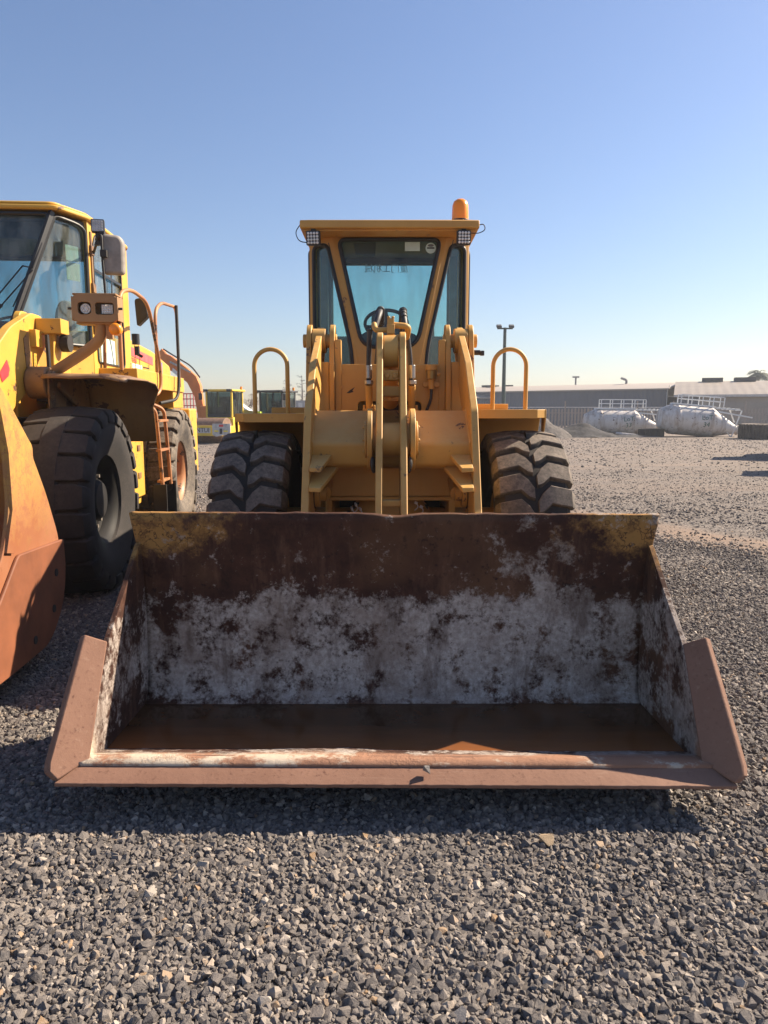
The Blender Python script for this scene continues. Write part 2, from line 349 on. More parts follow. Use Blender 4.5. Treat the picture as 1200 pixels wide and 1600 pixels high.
# ------------------------------------------------------------------ mesh helpers
def V(*a): return Vector(a)
class B:
    def __init__(s, org=(0, 0, 0)):
        s.bm = bmesh.new(); s.o = Vector(org)
    def v(s, p): return s.bm.verts.new(Vector(p) - s.o)
    def f(s, vs):
        try: return s.bm.faces.new(vs)
        except ValueError: return None
    def box(s, c, size, rot=None):
        c = Vector(c); h = Vector(size) * .5; m = Euler(rot).to_matrix() if rot else Matrix.Identity(3)
        vs = [s.v(c + m @ Vector((x * h.x, y * h.y, z * h.z))) for x in (-1, 1) for y in (-1, 1) for z in (-1, 1)]
        for q in ((0, 1, 3, 2), (4, 6, 7, 5), (0, 4, 5, 1), (2, 3, 7, 6), (0, 2, 6, 4), (1, 5, 7, 3)): s.f([vs[i] for i in q])
        return s
    def mm(s, a, b):
        a, b = Vector(a), Vector(b)
        return s.box((a + b) / 2, [abs(q) for q in (b - a)])
    def bar(s, p, q, w, h, up=(0, 0, 1)):
        p, q = Vector(p), Vector(q); d = (q - p); L = d.length; d.normalize()
        x = d.cross(Vector(up))
        if x.length < 1e-4: x = d.cross(Vector((0, 1, 0)))
        x.normalize(); u = x.cross(d)
        vs = [s.v(pt + x * (sx * w / 2) + u * (su * h / 2)) for pt in (p, q) for sx in (-1, 1) for su in (-1, 1)]
        for k in ((0, 1, 3, 2), (4, 6, 7, 5), (0, 4, 5, 1), (2, 3, 7, 6), (0, 2, 6, 4), (1, 5, 7, 3)): s.f([vs[i] for i in k])
        return s
    def rings(s, rings, caps=True, closed=False):
        n = len(rings[0]); k = len(rings)
        for i in range(k if closed else k - 1):
            a, b = rings[i], rings[(i + 1) % k]
            for j in range(n): s.f([a[j], a[(j + 1) % n], b[(j + 1) % n], b[j]])
        if caps and not closed:
            s.f(list(reversed(rings[0]))); s.f(rings[-1])
        return s
    def tube(s, pts, r, n=10, closed=False, radii=None):
        pts = [Vector(p) for p in pts]; k = len(pts); rings = []; prev = None
        for i, p in enumerate(pts):
            if closed: d = pts[(i + 1) % k] - pts[i - 1]
            else: d = pts[min(i + 1, k - 1)] - pts[max(i - 1, 0)]
            d.normalize()
            if prev is None:
                x = d.cross(Vector((0, 0, 1)))
                if x.length < .05: x = d.cross(Vector((0, 1, 0)))
            else: x = prev - d * prev.dot(d)
            x.normalize(); prev = x; y = d.cross(x)
            rr = radii[i] if radii else r
            rings.append([s.v(p + (x * math.cos(a) + y * math.sin(a)) * rr) for a in [2 * math.pi * j / n for j in range(n)]])
        return s.rings(rings, True, closed)
    def cyl(s, p, q, r, r2=None, n=24):
        p, q = Vector(p), Vector(q)
        return s.tube([p, q], r, n, radii=[r, r if r2 is None else r2])
    def lathe(s, prof, c, axis, n=32, capends=True):
        c = Vector(c); d = Vector(axis).normalized(); x = d.cross(Vector((0, 0, 1)))
        if x.length < .05: x = d.cross(Vector((0, 1, 0)))
        x.normalize(); y = d.cross(x)
        rings = [[s.v(c + d * a + (x * math.cos(t) + y * math.sin(t)) * max(r, 1e-4)) for t in [2 * math.pi * j / n for j in range(n)]] for a, r in prof]
        return s.rings(rings, capends)
    def prism(s, poly, fn, t0, t1, holes=()):
        loops = [list(poly)] + [list(h) for h in holes]
        tri = tessellate_polygon([[Vector((u, v, 0)) for u, v in l] for l in loops])
        flat = [p for l in loops for p in l]
        a = [s.v(fn(u, v, t0)) for u, v in flat]; b = [s.v(fn(u, v, t1)) for u, v in flat]
        if not holes:
            s.f(a); s.f(list(reversed(b)))
        else:
            for i, j, k in tri: s.f([a[i], a[j], a[k]]); s.f([b[k], b[j], b[i]])
        o = 0
        for l in loops:
            n = len(l)
            for i in range(n): s.f([a[o + i], a[o + (i + 1) % n], b[o + (i + 1) % n], b[o + i]])
            o += n
        return s
    def grid(s, rows, closeV=False):
        vs = [[s.v(p) for p in r] for r in rows]
        for i in range(len(vs) - 1):
            for j in range(len(vs[0]) - 1): s.f([vs[i][j], vs[i][j + 1], vs[i + 1][j + 1], vs[i + 1][j]])
        return s
    def ball(s, c, r, n=10, sc=(1, 1, 1)):
        c = Vector(c); rings = []
        for i in range(n + 1):
            a = math.pi * i / n; rr = max(math.sin(a), 1e-3)
            rings.append([s.v(c + Vector((rr * math.cos(t) * sc[0], rr * math.sin(t) * sc[1], math.cos(a) * sc[2])) * r) for t in [2 * math.pi * j / (2 * n) for j in range(2 * n)]])
        return s.rings(rings)
    def build(s, name, mat, parent=None, bevel=0., ang=35, solid=0., kind=None, label=None, seg=2, recalc=True):
        if recalc: bmesh.ops.recalc_face_normals(s.bm, faces=s.bm.faces)
        me = bpy.data.meshes.new(name); s.bm.to_mesh(me); s.bm.free()
        me.polygons.foreach_set('use_smooth', [True] * len(me.polygons)); me.set_sharp_from_angle(angle=R(ang))
        for m in (mat if isinstance(mat, (list, tuple)) else [mat]): me.materials.append(M[m] if isinstance(m, str) else m)
        o = bpy.data.objects.new(name, me); COL.objects.link(o)
        if parent is not None: o.parent = parent
        if solid:
            md = o.modifiers.new('solid', 'SOLIDIFY'); md.thickness = abs(solid); md.offset = 1 if solid > 0 else -1
        if bevel:
            md = o.modifiers.new('bevel', 'BEVEL'); md.width = bevel; md.segments = seg; md.limit_method = 'ANGLE'; md.angle_limit = R(40)
            md.harden_normals = False
        if kind: o['kind'] = kind
        if label: o['label'] = label
        return o

def roundpoly(pts, r, n=5):
    out = []; k = len(pts)
    for i in range(k):
        p = Vector(pts[i]); a = Vector(pts[i - 1]) - p; b = Vector(pts[(i + 1) % k]) - p
        rr = r[i] if isinstance(r, (list, tuple)) else r
        if rr <= 0: out.append(tuple(p)); continue
        la, lb = a.length, b.length; a.normalize(); b.normalize()
        rr = min(rr, la * .48, lb * .48)
        for j in range(n + 1):
            t = j / n; q = (p + a * rr) * (1 - t) ** 2 + p * 2 * t * (1 - t) + (p + b * rr) * t ** 2
            out.append(tuple(q))
    return out
def fil(pts, r, n=6):
    pts = [Vector(p) for p in pts]; out = [pts[0]]
    for i in range(1, len(pts) - 1):
        p = pts[i]; a = pts[i - 1] - p; b = pts[i + 1] - p; la, lb = a.length, b.length
        rr = min(r, la * .48, lb * .48); a.normalize(); b.normalize()
        for j in range(n + 1):
            t = j / n; out.append((p + a * rr) * (1 - t) ** 2 + p * 2 * t * (1 - t) + (p + b * rr) * t ** 2)
    return out + [pts[-1]]
def thing(name, label, cat, loc=(0, 0, 0), rz=0., group=None):
    o = bpy.data.objects.new(name, None); COL.objects.link(o); o.empty_display_size = .3
    o.location = loc; o.rotation_euler = (0, 0, rz); o['label'] = label; o['category'] = cat
    if group: o['group'] = group
    return o
def part(name, parent, loc=(0, 0, 0)):
    o = bpy.data.objects.new(name, None); COL.objects.link(o); o.parent = parent; o.location = loc; o.empty_display_size = .1
    return o
def tag(o, label, cat, group=None):
    o['label'] = label; o['category'] = cat
    if group: o['group'] = group
    return o
def copy_tree(o, parent=None):
    c = o.copy(); COL.objects.link(c)
    if parent is not None: c.parent = parent
    for ch in list(o.children): copy_tree(ch, c)
    return c
def text_mesh(txt, size, name, mat, parent, mtx, depth=.002, mirror=False, label=None):
    cu = bpy.data.curves.new('t', 'FONT'); cu.body = txt; cu.size = size; cu.extrude = depth; cu.align_x = 'CENTER'; cu.align_y = 'CENTER'
    cu.resolution_u = 3
    ob = bpy.data.objects.new('t', cu); COL.objects.link(ob)
    dg = bpy.context.evaluated_depsgraph_get(); dg.update()
    me = bpy.data.meshes.new_from_object(ob.evaluated_get(dg)); bpy.data.objects.remove(ob); me.name = name
    if mirror: me.transform(Matrix.Diagonal((-1, 1, 1, 1))); me.flip_normals()
    me.transform(mtx); me.materials.clear(); me.materials.append(M[mat])
    o = bpy.data.objects.new(name, me); COL.objects.link(o); o.parent = parent
    return o
def frame(o, u, v):
    u = Vector(u).normalized(); v = Vector(v).normalized(); w = u.cross(v)
    return Matrix(((u.x, v.x, w.x, o[0]), (u.y, v.y, w.y, o[1]), (u.z, v.z, w.z, o[2]), (0, 0, 0, 1)))

# ------------------------------------------------------------------ wheels (axle along x, centre at origin)
def tyre_mesh(Rr, W, rim, pitch_n, style, mat, parent):
    b = B(); hw = W / 2; d = .052 if style == 'rock' else .055
    base = Rr - d
    prof = [(-hw * .60, rim), (-hw * .80, rim + .012), (-hw * .96, rim + (base - rim) * .35), (-hw, rim + (base - rim) * .6), (-hw * .97, base - .10), (-hw * .90, base - .035), (-hw * .80, base)]
    if style == 'slot':
        c = .30
        prof += [(-hw * c, base + .004), (-hw * (c - .04), Rr - .002), (0, Rr)]
    else:
        prof += [(-hw * .4, base + .008), (0, base + .012)]
    prof = prof + [(-a, r) for a, r in reversed(prof[:-1])]
    b.lathe(prof, (0, 0, 0), (1, 0, 0), 72, False)
    nf = len(b.bm.faces)
    def crown(u): return Rr - .028 * abs(u) ** 2.2
    n = pitch_n; p = 2 * math.pi / n
    def lug(sign, ph, us, mid, half):
        rings = []
        for u in us:
            x = sign * u * hw * .93; top = crown(u); m = mid(u) * p + ph; h = half(u) * p
            if u > 1.0:
                x = sign * hw * (.985); top = base - .03 if u < 1.05 else base - .095
            bt = min(base, top) - .02
            ch = .007
            pr = [(-h - .012, bt), (-h, top - ch), (-h + .009, top), (h - .009, top), (h, top - ch), (h + .012, bt)]
            if u > 1.0:
                out = sign * (hw * 1.0 + .012)
                pr2 = [(m - h, x * .93, top), (m - h, out * .985, top), (m - h + .012, out, top), (m + h - .012, out, top), (m + h, out * .985, top), (m + h, x * .93, top)]
                rings.append([b.v((xx, -math.cos(a) * rr, math.sin(a) * rr)) for a, xx, rr in pr2]); continue
            rings.append([b.v((x, -math.cos(m + a) * rr, math.sin(m + a) * rr)) for a, rr in pr])
        b.rings(rings)
    for i in range(n):
        for sg in (-1, 1):
            ph = i * p + (0 if sg < 0 else p / 2)
            if style == 'rock':
                lug(sg, ph, (.05, .20, .42, .55, .80, 1.0, 1.02, 1.2), lambda u: -.44 + 1.25 * u if u < .42 else .085 - .20 * (min(u, 1) - .42), lambda u: .22 if u < .1 else (.345 if u < 1.01 else .31))
            elif style == 'slot':
                lug(sg, ph, (.18, .5, .8, 1.0, 1.02, 1.2), lambda u: .0, lambda u: .435 if u < .99 else .37)
            else:
                lug(sg, ph, (.06, .3, .6, .8, 1.0, 1.02, 1.2), lambda u: -.1 * (1 - min(u, 1)), lambda u: .36 if u < 1.01 else .31)
    b.bm.faces.ensure_lookup_table()
    for i in range(nf, len(b.bm.faces)): b.bm.faces[i].material_index = 1
    return b.build('tyre', ('groove_rubber' if style == 'rock' else mat, mat), parent, ang=30)
def rim_mesh(rim, W, side, mat, parent, deep=.16, bolts=14):
    b = B(); hw = W / 2 * .62; s = side
    b.lathe([(s * (hw + .02), rim + .03), (s * (hw + .035), rim + .012), (s * (hw + .02), rim - .015), (s * (hw - .03), rim - .05), (s * (hw - deep), rim - .06), (s * (hw - deep - .015), rim - .10), (s * (hw - deep - .01), rim * .52), (s * (hw - deep + .06), rim * .46), (s * (hw - deep + .09), rim * .40), (s * (hw - deep + .10), .0)], (0, 0, 0), (1, 0, 0), 40, False)
    b.lathe([(-s * (hw + .02), rim + .03), (-s * hw, rim - .02), (-s * (hw - .1), rim - .06), (-s * (hw - .12), .05)], (0, 0, 0), (1, 0, 0), 40, False)
    nf = len(b.bm.faces)
    for i in range(bolts):
        a = 2 * math.pi * i / bolts; r = rim * .66; x = s * (hw - deep - .012)
        b.cyl((x, math.cos(a) * r, math.sin(a) * r), (x + s * .035, math.cos(a) * r, math.sin(a) * r), .019, n=6)
    b.bm.faces.ensure_lookup_table()
    for i in range(nf, len(b.bm.faces)): b.bm.faces[i].material_index = 1
    return b.build('rim', (mat, 'bolt_grey'), parent, ang=40)
_wheel_proto = {}
def wheel(parent, loc, side, Rr, W, rim, n, style, tmat, rmat, spin=0., deep=.16):
    key = (side, Rr, W, style, tmat, rmat)
    w = part('wheel', parent, loc); w.rotation_euler = (spin, 0, 0)
    if key in _wheel_proto:
        for ch in _wheel_proto[key]:
            c = ch.copy(); COL.objects.link(c); c.parent = w
    else:
        _wheel_proto[key] = [tyre_mesh(Rr, W, rim, n, style, tmat, w), rim_mesh(rim, W, side, rmat, w, deep)]
    return w

# generic window: seal loop + glass pane in a plane given by fn(u, v, t)
def window(poly, fn, parent, glassmat='glass', seal_r=.02, name='window', t=.02, sealmat='seal', org=(0, 0, 0)):
    w = part(name, parent)
    g = B(org); g.prism(poly, fn, t, t + .006); g.build('glass_pane', glassmat, w)
    s = B(org); s.tube([fn(u, v, t - .022) for u, v in poly], seal_r, 8, closed=True); s.build('rubber_seal', sealmat, w)
    return w

# ------------------------------------------------------------------ the ground
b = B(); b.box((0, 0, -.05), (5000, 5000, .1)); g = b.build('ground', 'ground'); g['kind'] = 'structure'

# ------------------------------------------------------------------ main wheel loader
XC, YO = .05, 5.85
ORG = (0, YO, 0)
loader = thing('wheel_loader', 'orange-yellow wheel loader facing us, wide rusty bucket in front, amber beacon on its cab', 'wheel loader', (XC, YO, 0))
def NB(): return B(ORG)
def yz(x0):
    return lambda u, v, t: (x0 + t, u, v)
# bucket
bucket_root = part('bucket', loader); TB = -.036     # rolled back a little: the lip stands clear of the stones
bucket_root.rotation_euler = (TB, R(.25), 0)
bucket_root.location = V(0, -2.05, 1.2) - Matrix.Rotation(TB, 3, 'X') @ V(0, -2.05, 1.2)
prof = [(3.02, .180, 1.395), (3.10, .178, 1.392), (3.2, .150, 1.388), (3.35, .110, 1.38), (3.55, .085, 1.37), (3.70, .09, 1.362), (3.80, .125, 1.357), (3.87, .20, 1.355), (3.893, .32, 1.355), (3.896, .46, 1.357), (3.895, .60, 1.36), (3.89, .70, 1.362), (3.885, .78, 1.365), (3.87, .87, 1.37), (3.85, .98, 1.378), (3.83, 1.08, 1.388), (3.81, 1.16, 1.398), (3.80, 1.215, 1.405)]
NX = 96
rows = []
for i, (y, z, w) in enumerate(prof):
    r = []
    for j in range(NX + 1):
        x = -w + 2 * w * j / NX; yy, zz = y, z
        nz = mnoise.noise(V(x * 2.2, y * 3, z * 3)); n2 = mnoise.noise(V(x * 7, y * 7, z * 7 + 5))
        if i in (1, 2, 3): zz += .006 * nz + .004 * n2 + (.012 * max(0, 1 - abs(x + .35) / .4) if i == 2 else 0)
        if i >= 8: yy += .006 * nz + .003 * n2
        if i == len(prof) - 1: zz += -.018 * math.exp(-(x / .10) ** 2) + .004 * mnoise.noise(V(x * 9, 1, 2)) + .003 * mnoise.noise(V(x * 31, 4, 2)); yy -= .025 * math.exp(-(x / .14) ** 2)
        r.append((x, yy, zz))
    rows.append(r)
b = NB(); b.grid(rows); sh = b.build('shell', 'bucket', bucket_root, ang=50, solid=0, recalc=False)
md = sh.modifiers.new('solid', 'SOLIDIFY'); md.thickness = .028; md.offset = 0
for s in (-1, 1):
    b = NB()
    pts = [(3.0, .15), (3.08, .19), (3.345, .64), (3.60, .86), (3.80, 1.045), (3.93, 1.07), (3.93, .25), (3.84, .11), (3.7, .06), (3.4, .09)]
    # side plate: thin slab, slightly toed in towards the rear
    def sp(u, v, t, s=s): return (s * (1.372 + t + (u - 3.05) * -.018), u, v)
    grid_pts = roundpoly(pts, .02, 3)
    b.prism(grid_pts, sp, 0, .026)
    b.build('side_plate', 'bucket', bucket_root, bevel=.006)
    b = NB()   # flared side cutter
    q = [V(s * 1.385, 3.36, .635), V(s * 1.372, 3.075, .182), V(s * 1.455, 2.935, .150), V(s * 1.497, 2.945, .182), V(s * 1.503, 2.965, .215), V(s * 1.462, 3.285, .690)]
    n_ = (q[1] - q[0]).cross(q[5] - q[0]).normalized() * .022
    a_ = [b.v(p + n_) for p in q]; c_ = [b.v(p - n_) for p in q]
    b.f(a_); b.f(c_[::-1])
    for i in range(6): b.f([a_[i], a_[(i + 1) % 6], c_[(i + 1) % 6], c_[i]])
    b.build('side_cutter', 'lip', bucket_root, bevel=.008)
b = NB()
lipp = [(2.928, .128), (2.925, .144), (3.035, .184), (3.06, .187), (3.115, .189), (3.115, .15), (3.0, .125)]
rg = []
for x in np.linspace(-1.455, 1.455, 150):
    nk = .0035 * mnoise.noise(V(x * 11, 2, 1)) + .003 * mnoise.noise(V(x * 37, 5, 1)) + .010 * max(0, mnoise.noise(V(x * 5.3, 9, 3)) - .33)
    rg.append([b.v((x, y + (nk if k < 2 else 0) + .002 * mnoise.noise(V(x * 8, k, 7)), z + (.0015 * mnoise.noise(V(x * 21, k, 3)) if k < 5 else 0))) for k, (y, z) in enumerate(lipp)])
b.rings(rg)
b.build('cutting_edge', 'lip', bucket_root, bevel=.003, ang=30)
# outside stiffener under the heel and rear hinge ears (seen from other sides)
b = NB()
for s in (-.62, -.5, .5, .62, -.1, .1):
    b.prism([(3.93, .1), (4.22, .18), (4.32, .35), (4.22, .5), (3.93, .95)], yz(s - .02), 0, .04)
b.build('hinge_ear', 'yellow_worn', bucket_root, bevel=.006)

# water standing in the bucket
b = B()
rows = []
for i in range(9):
    y = 3.09 + (3.893 - 3.09) * i / 8
    rows.append([(x, y, .164) for x in np.linspace(-1.368 + .012 * i / 8, 1.368 - .012 * i / 8, 24)])
b.o = V(0, YO, 0); b.grid(rows)
wat = b.build('water', 'water', None); wat.location = (XC, YO, 0); wat['kind'] = 'structure'

# lift arms
arm = [(4.05, .28), (4.12, .46), (4.32, .62), (4.83, 1.08), (5.13, 1.765), (5.55, 2.12), (6.24, 2.452), (6.36, 2.452), (6.42, 2.28), (6.1, 2.02), (5.75, 1.78), (5.50, 1.30), (5.10, .75), (4.58, .30), (4.25, .17)]
for s in (-1, 1):
    b = NB(); b.prism(roundpoly(arm, .025, 2), yz(s * .585 - .026), 0, .052)
    a = b.build('lift_arm', 'yellow_worn', loader, bevel=.006)
    b = NB(); b.cyl((s * .64, 6.15, 2.33), (s * .53, 6.15, 2.33), .10, n=28); b.cyl((s * .645, 4.18, .34), (s * .50, 4.18, .34), .095, n=28)
    b.build('pin_boss', 'yellow_worn', a, bevel=.006)
# box cross beam between the arms, gussets under it
beam = [(5.46, 1.765), (5.10, 1.528), (5.14, 1.372), (5.22, 1.34), (5.55, 1.36), (5.64, 1.62)]
b = NB(); b.prism(roundpoly(beam, .025, 3), lambda u, v, t: (t, u, v), -.555, .555)
cb = b.build('cross_beam', 'yellow_worn', loader, bevel=.004)
for s in (-1, 1):
    for (z0, y0, w, dz) in ((1.475, 5.03, .17, -.03), (1.345, 4.98, .18, -.02)):
        b = NB()
        b.prism([(s * .558, y0 + .25), (s * .558, y0 - .12), (s * (.558 - .08), y0 - .13), (s * (.558 - w), y0 + .22)], lambda u, v, t, z0=z0, y0=y0: (u, v, z0 + t - (y0 + .25 - v) * .36), 0, .03)
        b.build('gusset', 'yellow_worn', cb, bevel=.004)
# rocker bosses on the beam
for s in (-1, 1):
    b = NB()
    o = []
    for k in range(28):
        a = 2 * math.pi * k / 28; o.append((5.10 + .20 * math.cos(a), 1.555 + .215 * math.sin(a)))
    b.prism(o, yz(s * .148 - .018), 0, .036)
    b.cyl((s * .168, 5.1, 1.555), (s * .185, 5.1, 1.555), .13, n=28)
    for k in range(6):
        a = k * math.pi / 3; b.cyl((s * .185, 5.1 + .1 * math.cos(a), 1.555 + .1 * math.sin(a)), (s * .198, 5.1 + .1 * math.cos(a), 1.555 + .1 * math.sin(a)), .014, n=6)
    b.build('rocker_boss', 'yellow_worn', loader, bevel=.005)
    b = NB(); b.mm((s * .205 - .03, 4.93, 1.58), (s * .205 + .0, 4.99, 1.79)); 
# rocker lever: two plates
rock = [(5.34, 2.22), (5.36, 2.30), (5.46, 2.34), (5.60, 2.27), (5.58, 2.02), (5.36, 1.50), (4.92, .92), (4.52, .50), (4.38, .50), (4.33, .60), (4.60, 1.02), (4.92, 1.60)]
lever = part('rocker_lever', loader)
for s in (-1, 1):
    b = NB(); b.prism(roundpoly(rock, .05, 3), lambda u, v, t, s=s: (s * (.060 + t) + (v - 1.5) * .004, u, v), 0, .046)
    b.build('rocker_plate', 'yellow_worn', lever, bevel=.007)
b = NB(); b.cyl((-.13, 5.08, 1.555), (.13, 5.08, 1.555), .118, n=32); b.mm((-.062, 5.28, 1.86), (.062, 5.44, 1.93)); b.mm((-.062, 4.52, .62), (.062, 4.62, .86)); b.mm((-.062, 4.72, 1.13), (.062, 4.80, 1.17))
b.build('pivot_tube', 'yellow_worn', lever, bevel=.005)
# tilt cylinder
cyl_ = part('tilt_cylinder', loader)
b = NB(); b.cyl((-.056, 5.46, 2.19), (.056, 5.46, 2.19), .118, n=36); b.cyl((0, 5.5, 2.19), (0, 5.95, 1.98), .045, n=20); b.build('rod_eye', 'yellow_worn', cyl_, bevel=.008)
b = NB(); b.cyl((0, 5.7, 2.08), (0, 6.65, 1.66), .085, n=28); b.cyl((0, 5.66, 2.10), (0, 5.78, 2.045), .10, n=28); b.build('barrel', 'yellow', cyl_, bevel=.004)
b = NB(); b.box((0, 5.34, 2.01), (.118, .08, .075)); b.cyl((-.028, 5.29, 2.005), (-.028, 5.31, 2.005), .021, n=14); b.cyl((.028, 5.29, 2.005), (.028, 5.31, 2.005), .021, n=14); b.build('bolted_cap', 'yellow_worn', cyl_, bevel=.008)
b = NB(); b.box((0, 5.50, 2.352), (.058, .09, .07)); b.box((0, 5.50, 2.405), (.05, .07, .05)); b.cyl((-.016, 5.47, 2.43), (-.016, 5.47, 2.445), .012, n=6); b.cyl((.016, 5.47, 2.43), (.016, 5.47, 2.445), .012, n=6)
b.tube(fil([(-.02, 5.5, 2.35), (-.115, 5.5, 2.345), (-.125, 5.56, 2.40)], .04), .021, 12); b.tube(fil([(.02, 5.5, 2.385), (.135, 5.5, 2.375), (.12, 5.6, 2.30)], .04), .023, 12)
for s in (-1, 1): b.cyl((s * .045, 5.44, 2.285), (s * .075, 5.44, 2.285), .026, n=14)
b.build('manifold', 'yellow', cyl_, bevel=.004)
# hoses
def hose(pts, r, mat='hose', wrap=None, parent=loader, name='hose'):
    b = NB(); p = fil(pts, .12, 8); b.tube(p, r, 12); h = b.build(name, mat, parent)
    if wrap:
        w = NB(); L = [0]
        for i in range(1, len(p)): L.append(L[-1] + (p[i] - p[i - 1]).length)
        hx = []
        t0, t1 = wrap; turns = 16
        prev = None
        for k in range(turns * 10 + 1):
            t = (t0 + (t1 - t0) * k / (turns * 10)) * L[-1]
            i = max(j for j in range(len(L)) if L[j] <= t + 1e-9); i = min(i, len(p) - 2)
            q = p[i].lerp(p[i + 1], (t - L[i]) / max(L[i + 1] - L[i], 1e-6)); d = (p[i + 1] - p[i]).normalized()
            x = d.cross(V(1, 0, 0)).normalized(); y = d.cross(x); a = 2 * math.pi * k / 10
            hx.append(q + (x * math.cos(a) + y * math.sin(a)) * (r + .003))
        w.tube(hx, .0055, 5); w.build('spiral_guard', mat, h)
    return h
hose([(-.125, 5.55, 2.36), (-.085, 5.62, 2.48), (-.075, 5.80, 2.545), (-.08, 6.15, 2.45), (-.12, 6.5, 2.1)], .024, wrap=(.17, .75))
hose([(.118, 5.6, 2.31), (.10, 5.64, 2.45), (.098, 5.80, 2.545), (.10, 6.15, 2.45), (.13, 6.5, 2.1)], .024, wrap=(.12, .75))
hose([(-.155, 5.55, 2.36), (-.165, 5.58, 2.2), (-.168, 5.62, 1.95), (-.165, 5.8, 1.7)], .020)
hose([(.130, 5.6, 2.31), (.152, 5.62, 2.15), (.160, 5.64, 1.95), (.16, 5.8, 1.7)], .018)
for s in (-1, 1):
    b = NB(); b.cyl((s * .165, 5.60, 2.0), (s * .165, 5.60, 2.10), .024, n=14); b.cyl((s * .165, 5.6, 1.955), (s * .165, 5.6, 1.985), .034, n=6); b.build('hose_ferrule', 'steel', loader, bevel=.003)
    b = NB(); b.cyl((s * .165, 5.61, 1.95), (s * .163, 5.72, 1.66), .027, n=16); b.mm((s * .165 - .05, 5.66, 1.745), (s * .165 + .05, 5.72, 1.775)); b.cyl((s * .165 - .038, 5.67, 1.775), (s * .165 - .038, 5.67, 1.80), .011, n=6); b.cyl((s * .165 + .038, 5.67, 1.775), (s * .165 + .038, 5.67, 1.80), .011, n=6); b.build('steel_pipe', 'yellow', loader, bevel=.003)

# front frame
fr = part('front_frame', loader)
tower = [(5.98, 1.3), (5.98, 2.05), (6.07, 2.40), (6.12, 2.455), (6.19, 2.47), (6.26, 2.44), (6.34, 2.30), (6.75, 1.9), (6.95, 1.2)]
for s in (-1, 1):
    for xx, t in ((.475, .042), (.665, .042)):
        b = NB(); b.prism(roundpoly(tower, .05, 3), yz(s * xx - t / 2), 0, t); b.build('tower_plate', 'yellow', fr, bevel=.006)
    b = NB(); b.mm((s * .50, 6.0, 1.25), (s * .655, 6.05, 2.15)); b.cyl((s * .44, 6.15, 2.33), (s * .72, 6.15, 2.33), .055, n=20); b.mm((s * .40, 6.03, 1.75), (s * .452, 6.12, 2.33)); b.build('tower_web', 'yellow', fr, bevel=.004)
b = NB()
panel = [(-.454, 1.30), (-.454, 2.135), (.454, 2.135), (.454, 1.30)]
hole = roundpoly([(-.27, 1.55), (-.27, 1.835), (.26, 1.835), (.26, 1.55)], .05, 4)
b.prism(panel, lambda u, v, t: (u, 6.04 + t, v), 0, .04, [hole]); b.mm((-.454, 6.082, 2.10), (.454, 6.16, 2.132)); b.build('cross_panel', 'yellow', fr, bevel=.006)
b = NB(); b.mm((-.27, 6.2, 1.0), (.27, 6.9, 1.84)); b.build('dark_core', 'dark', fr)
b = NB(); b.mm((-.10, 6.0, 1.835), (.10, 6.03, 1.87)); [b.cyl((x, 5.98, 1.853), (x, 6.0, 1.853), .014, n=8) for x in (-.07, 0., .07)]; b.build('bolt_strip', 'yellow_worn', fr, bevel=.003)
# lower front box with the dark opening under it
b = NB()
b.mm((-.47, 5.55, 1.10), (.47, 5.60, 1.37)); b.mm((-.47, 5.53, 1.07), (.47, 5.90, 1.10)); b.mm((-.50, 5.55, .75), (-.45, 6.8, 1.37)); b.mm((.45, 5.55, .75), (.50, 6.8, 1.37)); b.mm((-.47, 5.60, 1.34), (.47, 6.5, 1.37))
b.build('lower_box', 'yellow', fr, bevel=.006)
b = NB(); b.mm((-.5, 5.52, 1.075), (-.478, 5.62, 1.10)); b.mm((-.5, 5.50, .70), (-.482, 5.54, 1.10)); b.build('edge_bracket', 'yellow_worn', fr, bevel=.003)
b = NB(); b.mm((-.44, 6.3, .6), (.44, 6.9, 1.3)); b.cyl((-.3, 5.75, 1.0), (.3, 5.78, .98), .03); b.cyl((-.35, 5.8, .93), (.25, 5.8, .9), .025); b.cyl((-.2, 5.7, .95), (.1, 6.0, 1.04), .018); b.build('dark_driveline', 'dark', fr)
b = NB()
for (x, y, z) in ((-.30, 5.56, 1.005), (-.235, 5.56, 1.0), (-.27, 5.6, 1.03), (.24, 5.58, 1.015), (.20, 5.6, 1.045)):
    b.box((x, y, z), (.03, .012, .022), (.3, .4, .5 * x * 8)); b.tube(fil([(x, y, z), (x + .02, y - .01, z - .03), (x - .01, y, z - .06)], .02), .004, 6)
b.build('cable_clip', 'white', fr)
for s in (-1, 1):    # steering / arm cylinder eyes low beside the arms
    b = NB(); b.cyl((s * .52, 5.3, 1.15), (s * .555, 5.3, 1.15), .10, n=28); b.cyl((s * .47, 5.3, 1.15), (s * .53, 5.3, 1.15), .055, n=20); b.cyl((s * .50, 5.32, 1.15), (s * .50, 6.3, 1.45), .06, n=20)
    b.build('lift_cylinder', 'yellow', loader, bevel=.004)
    b = NB(); b.cyl((s * .557, 5.3, 1.15), (s * .562, 5.3, 1.15), .112, n=28); b.build('cylinder_seal', 'dark', loader)
b = NB(); b.cyl((-1.0, 5.9, .80), (1.0, 5.9, .80), .17, n=28); b.ball((0, 5.85, .80), .34, 12, (1.1, 1, 1)); b.build('front_axle', 'yellow_worn', loader)
for s in (-1, 1):      # weld beads, grease and small hoses
    b = NB(); b.tube([(s * .557, y, z) for y, z in ((5.46, 1.77), (5.28, 1.65), (5.10, 1.533), (5.13, 1.40), (5.2, 1.345))], .008, 6); b.build('weld_bead', 'yellow_worn', cb)
    b = NB(); b.ball((s * .128, 4.93, 1.40), .035, 6, (.5, .7, 1.3)); b.ball((s * .120, 4.95, 1.36), .03, 6, (.6, .8, 1)); b.build('grease', 'dark', loader)
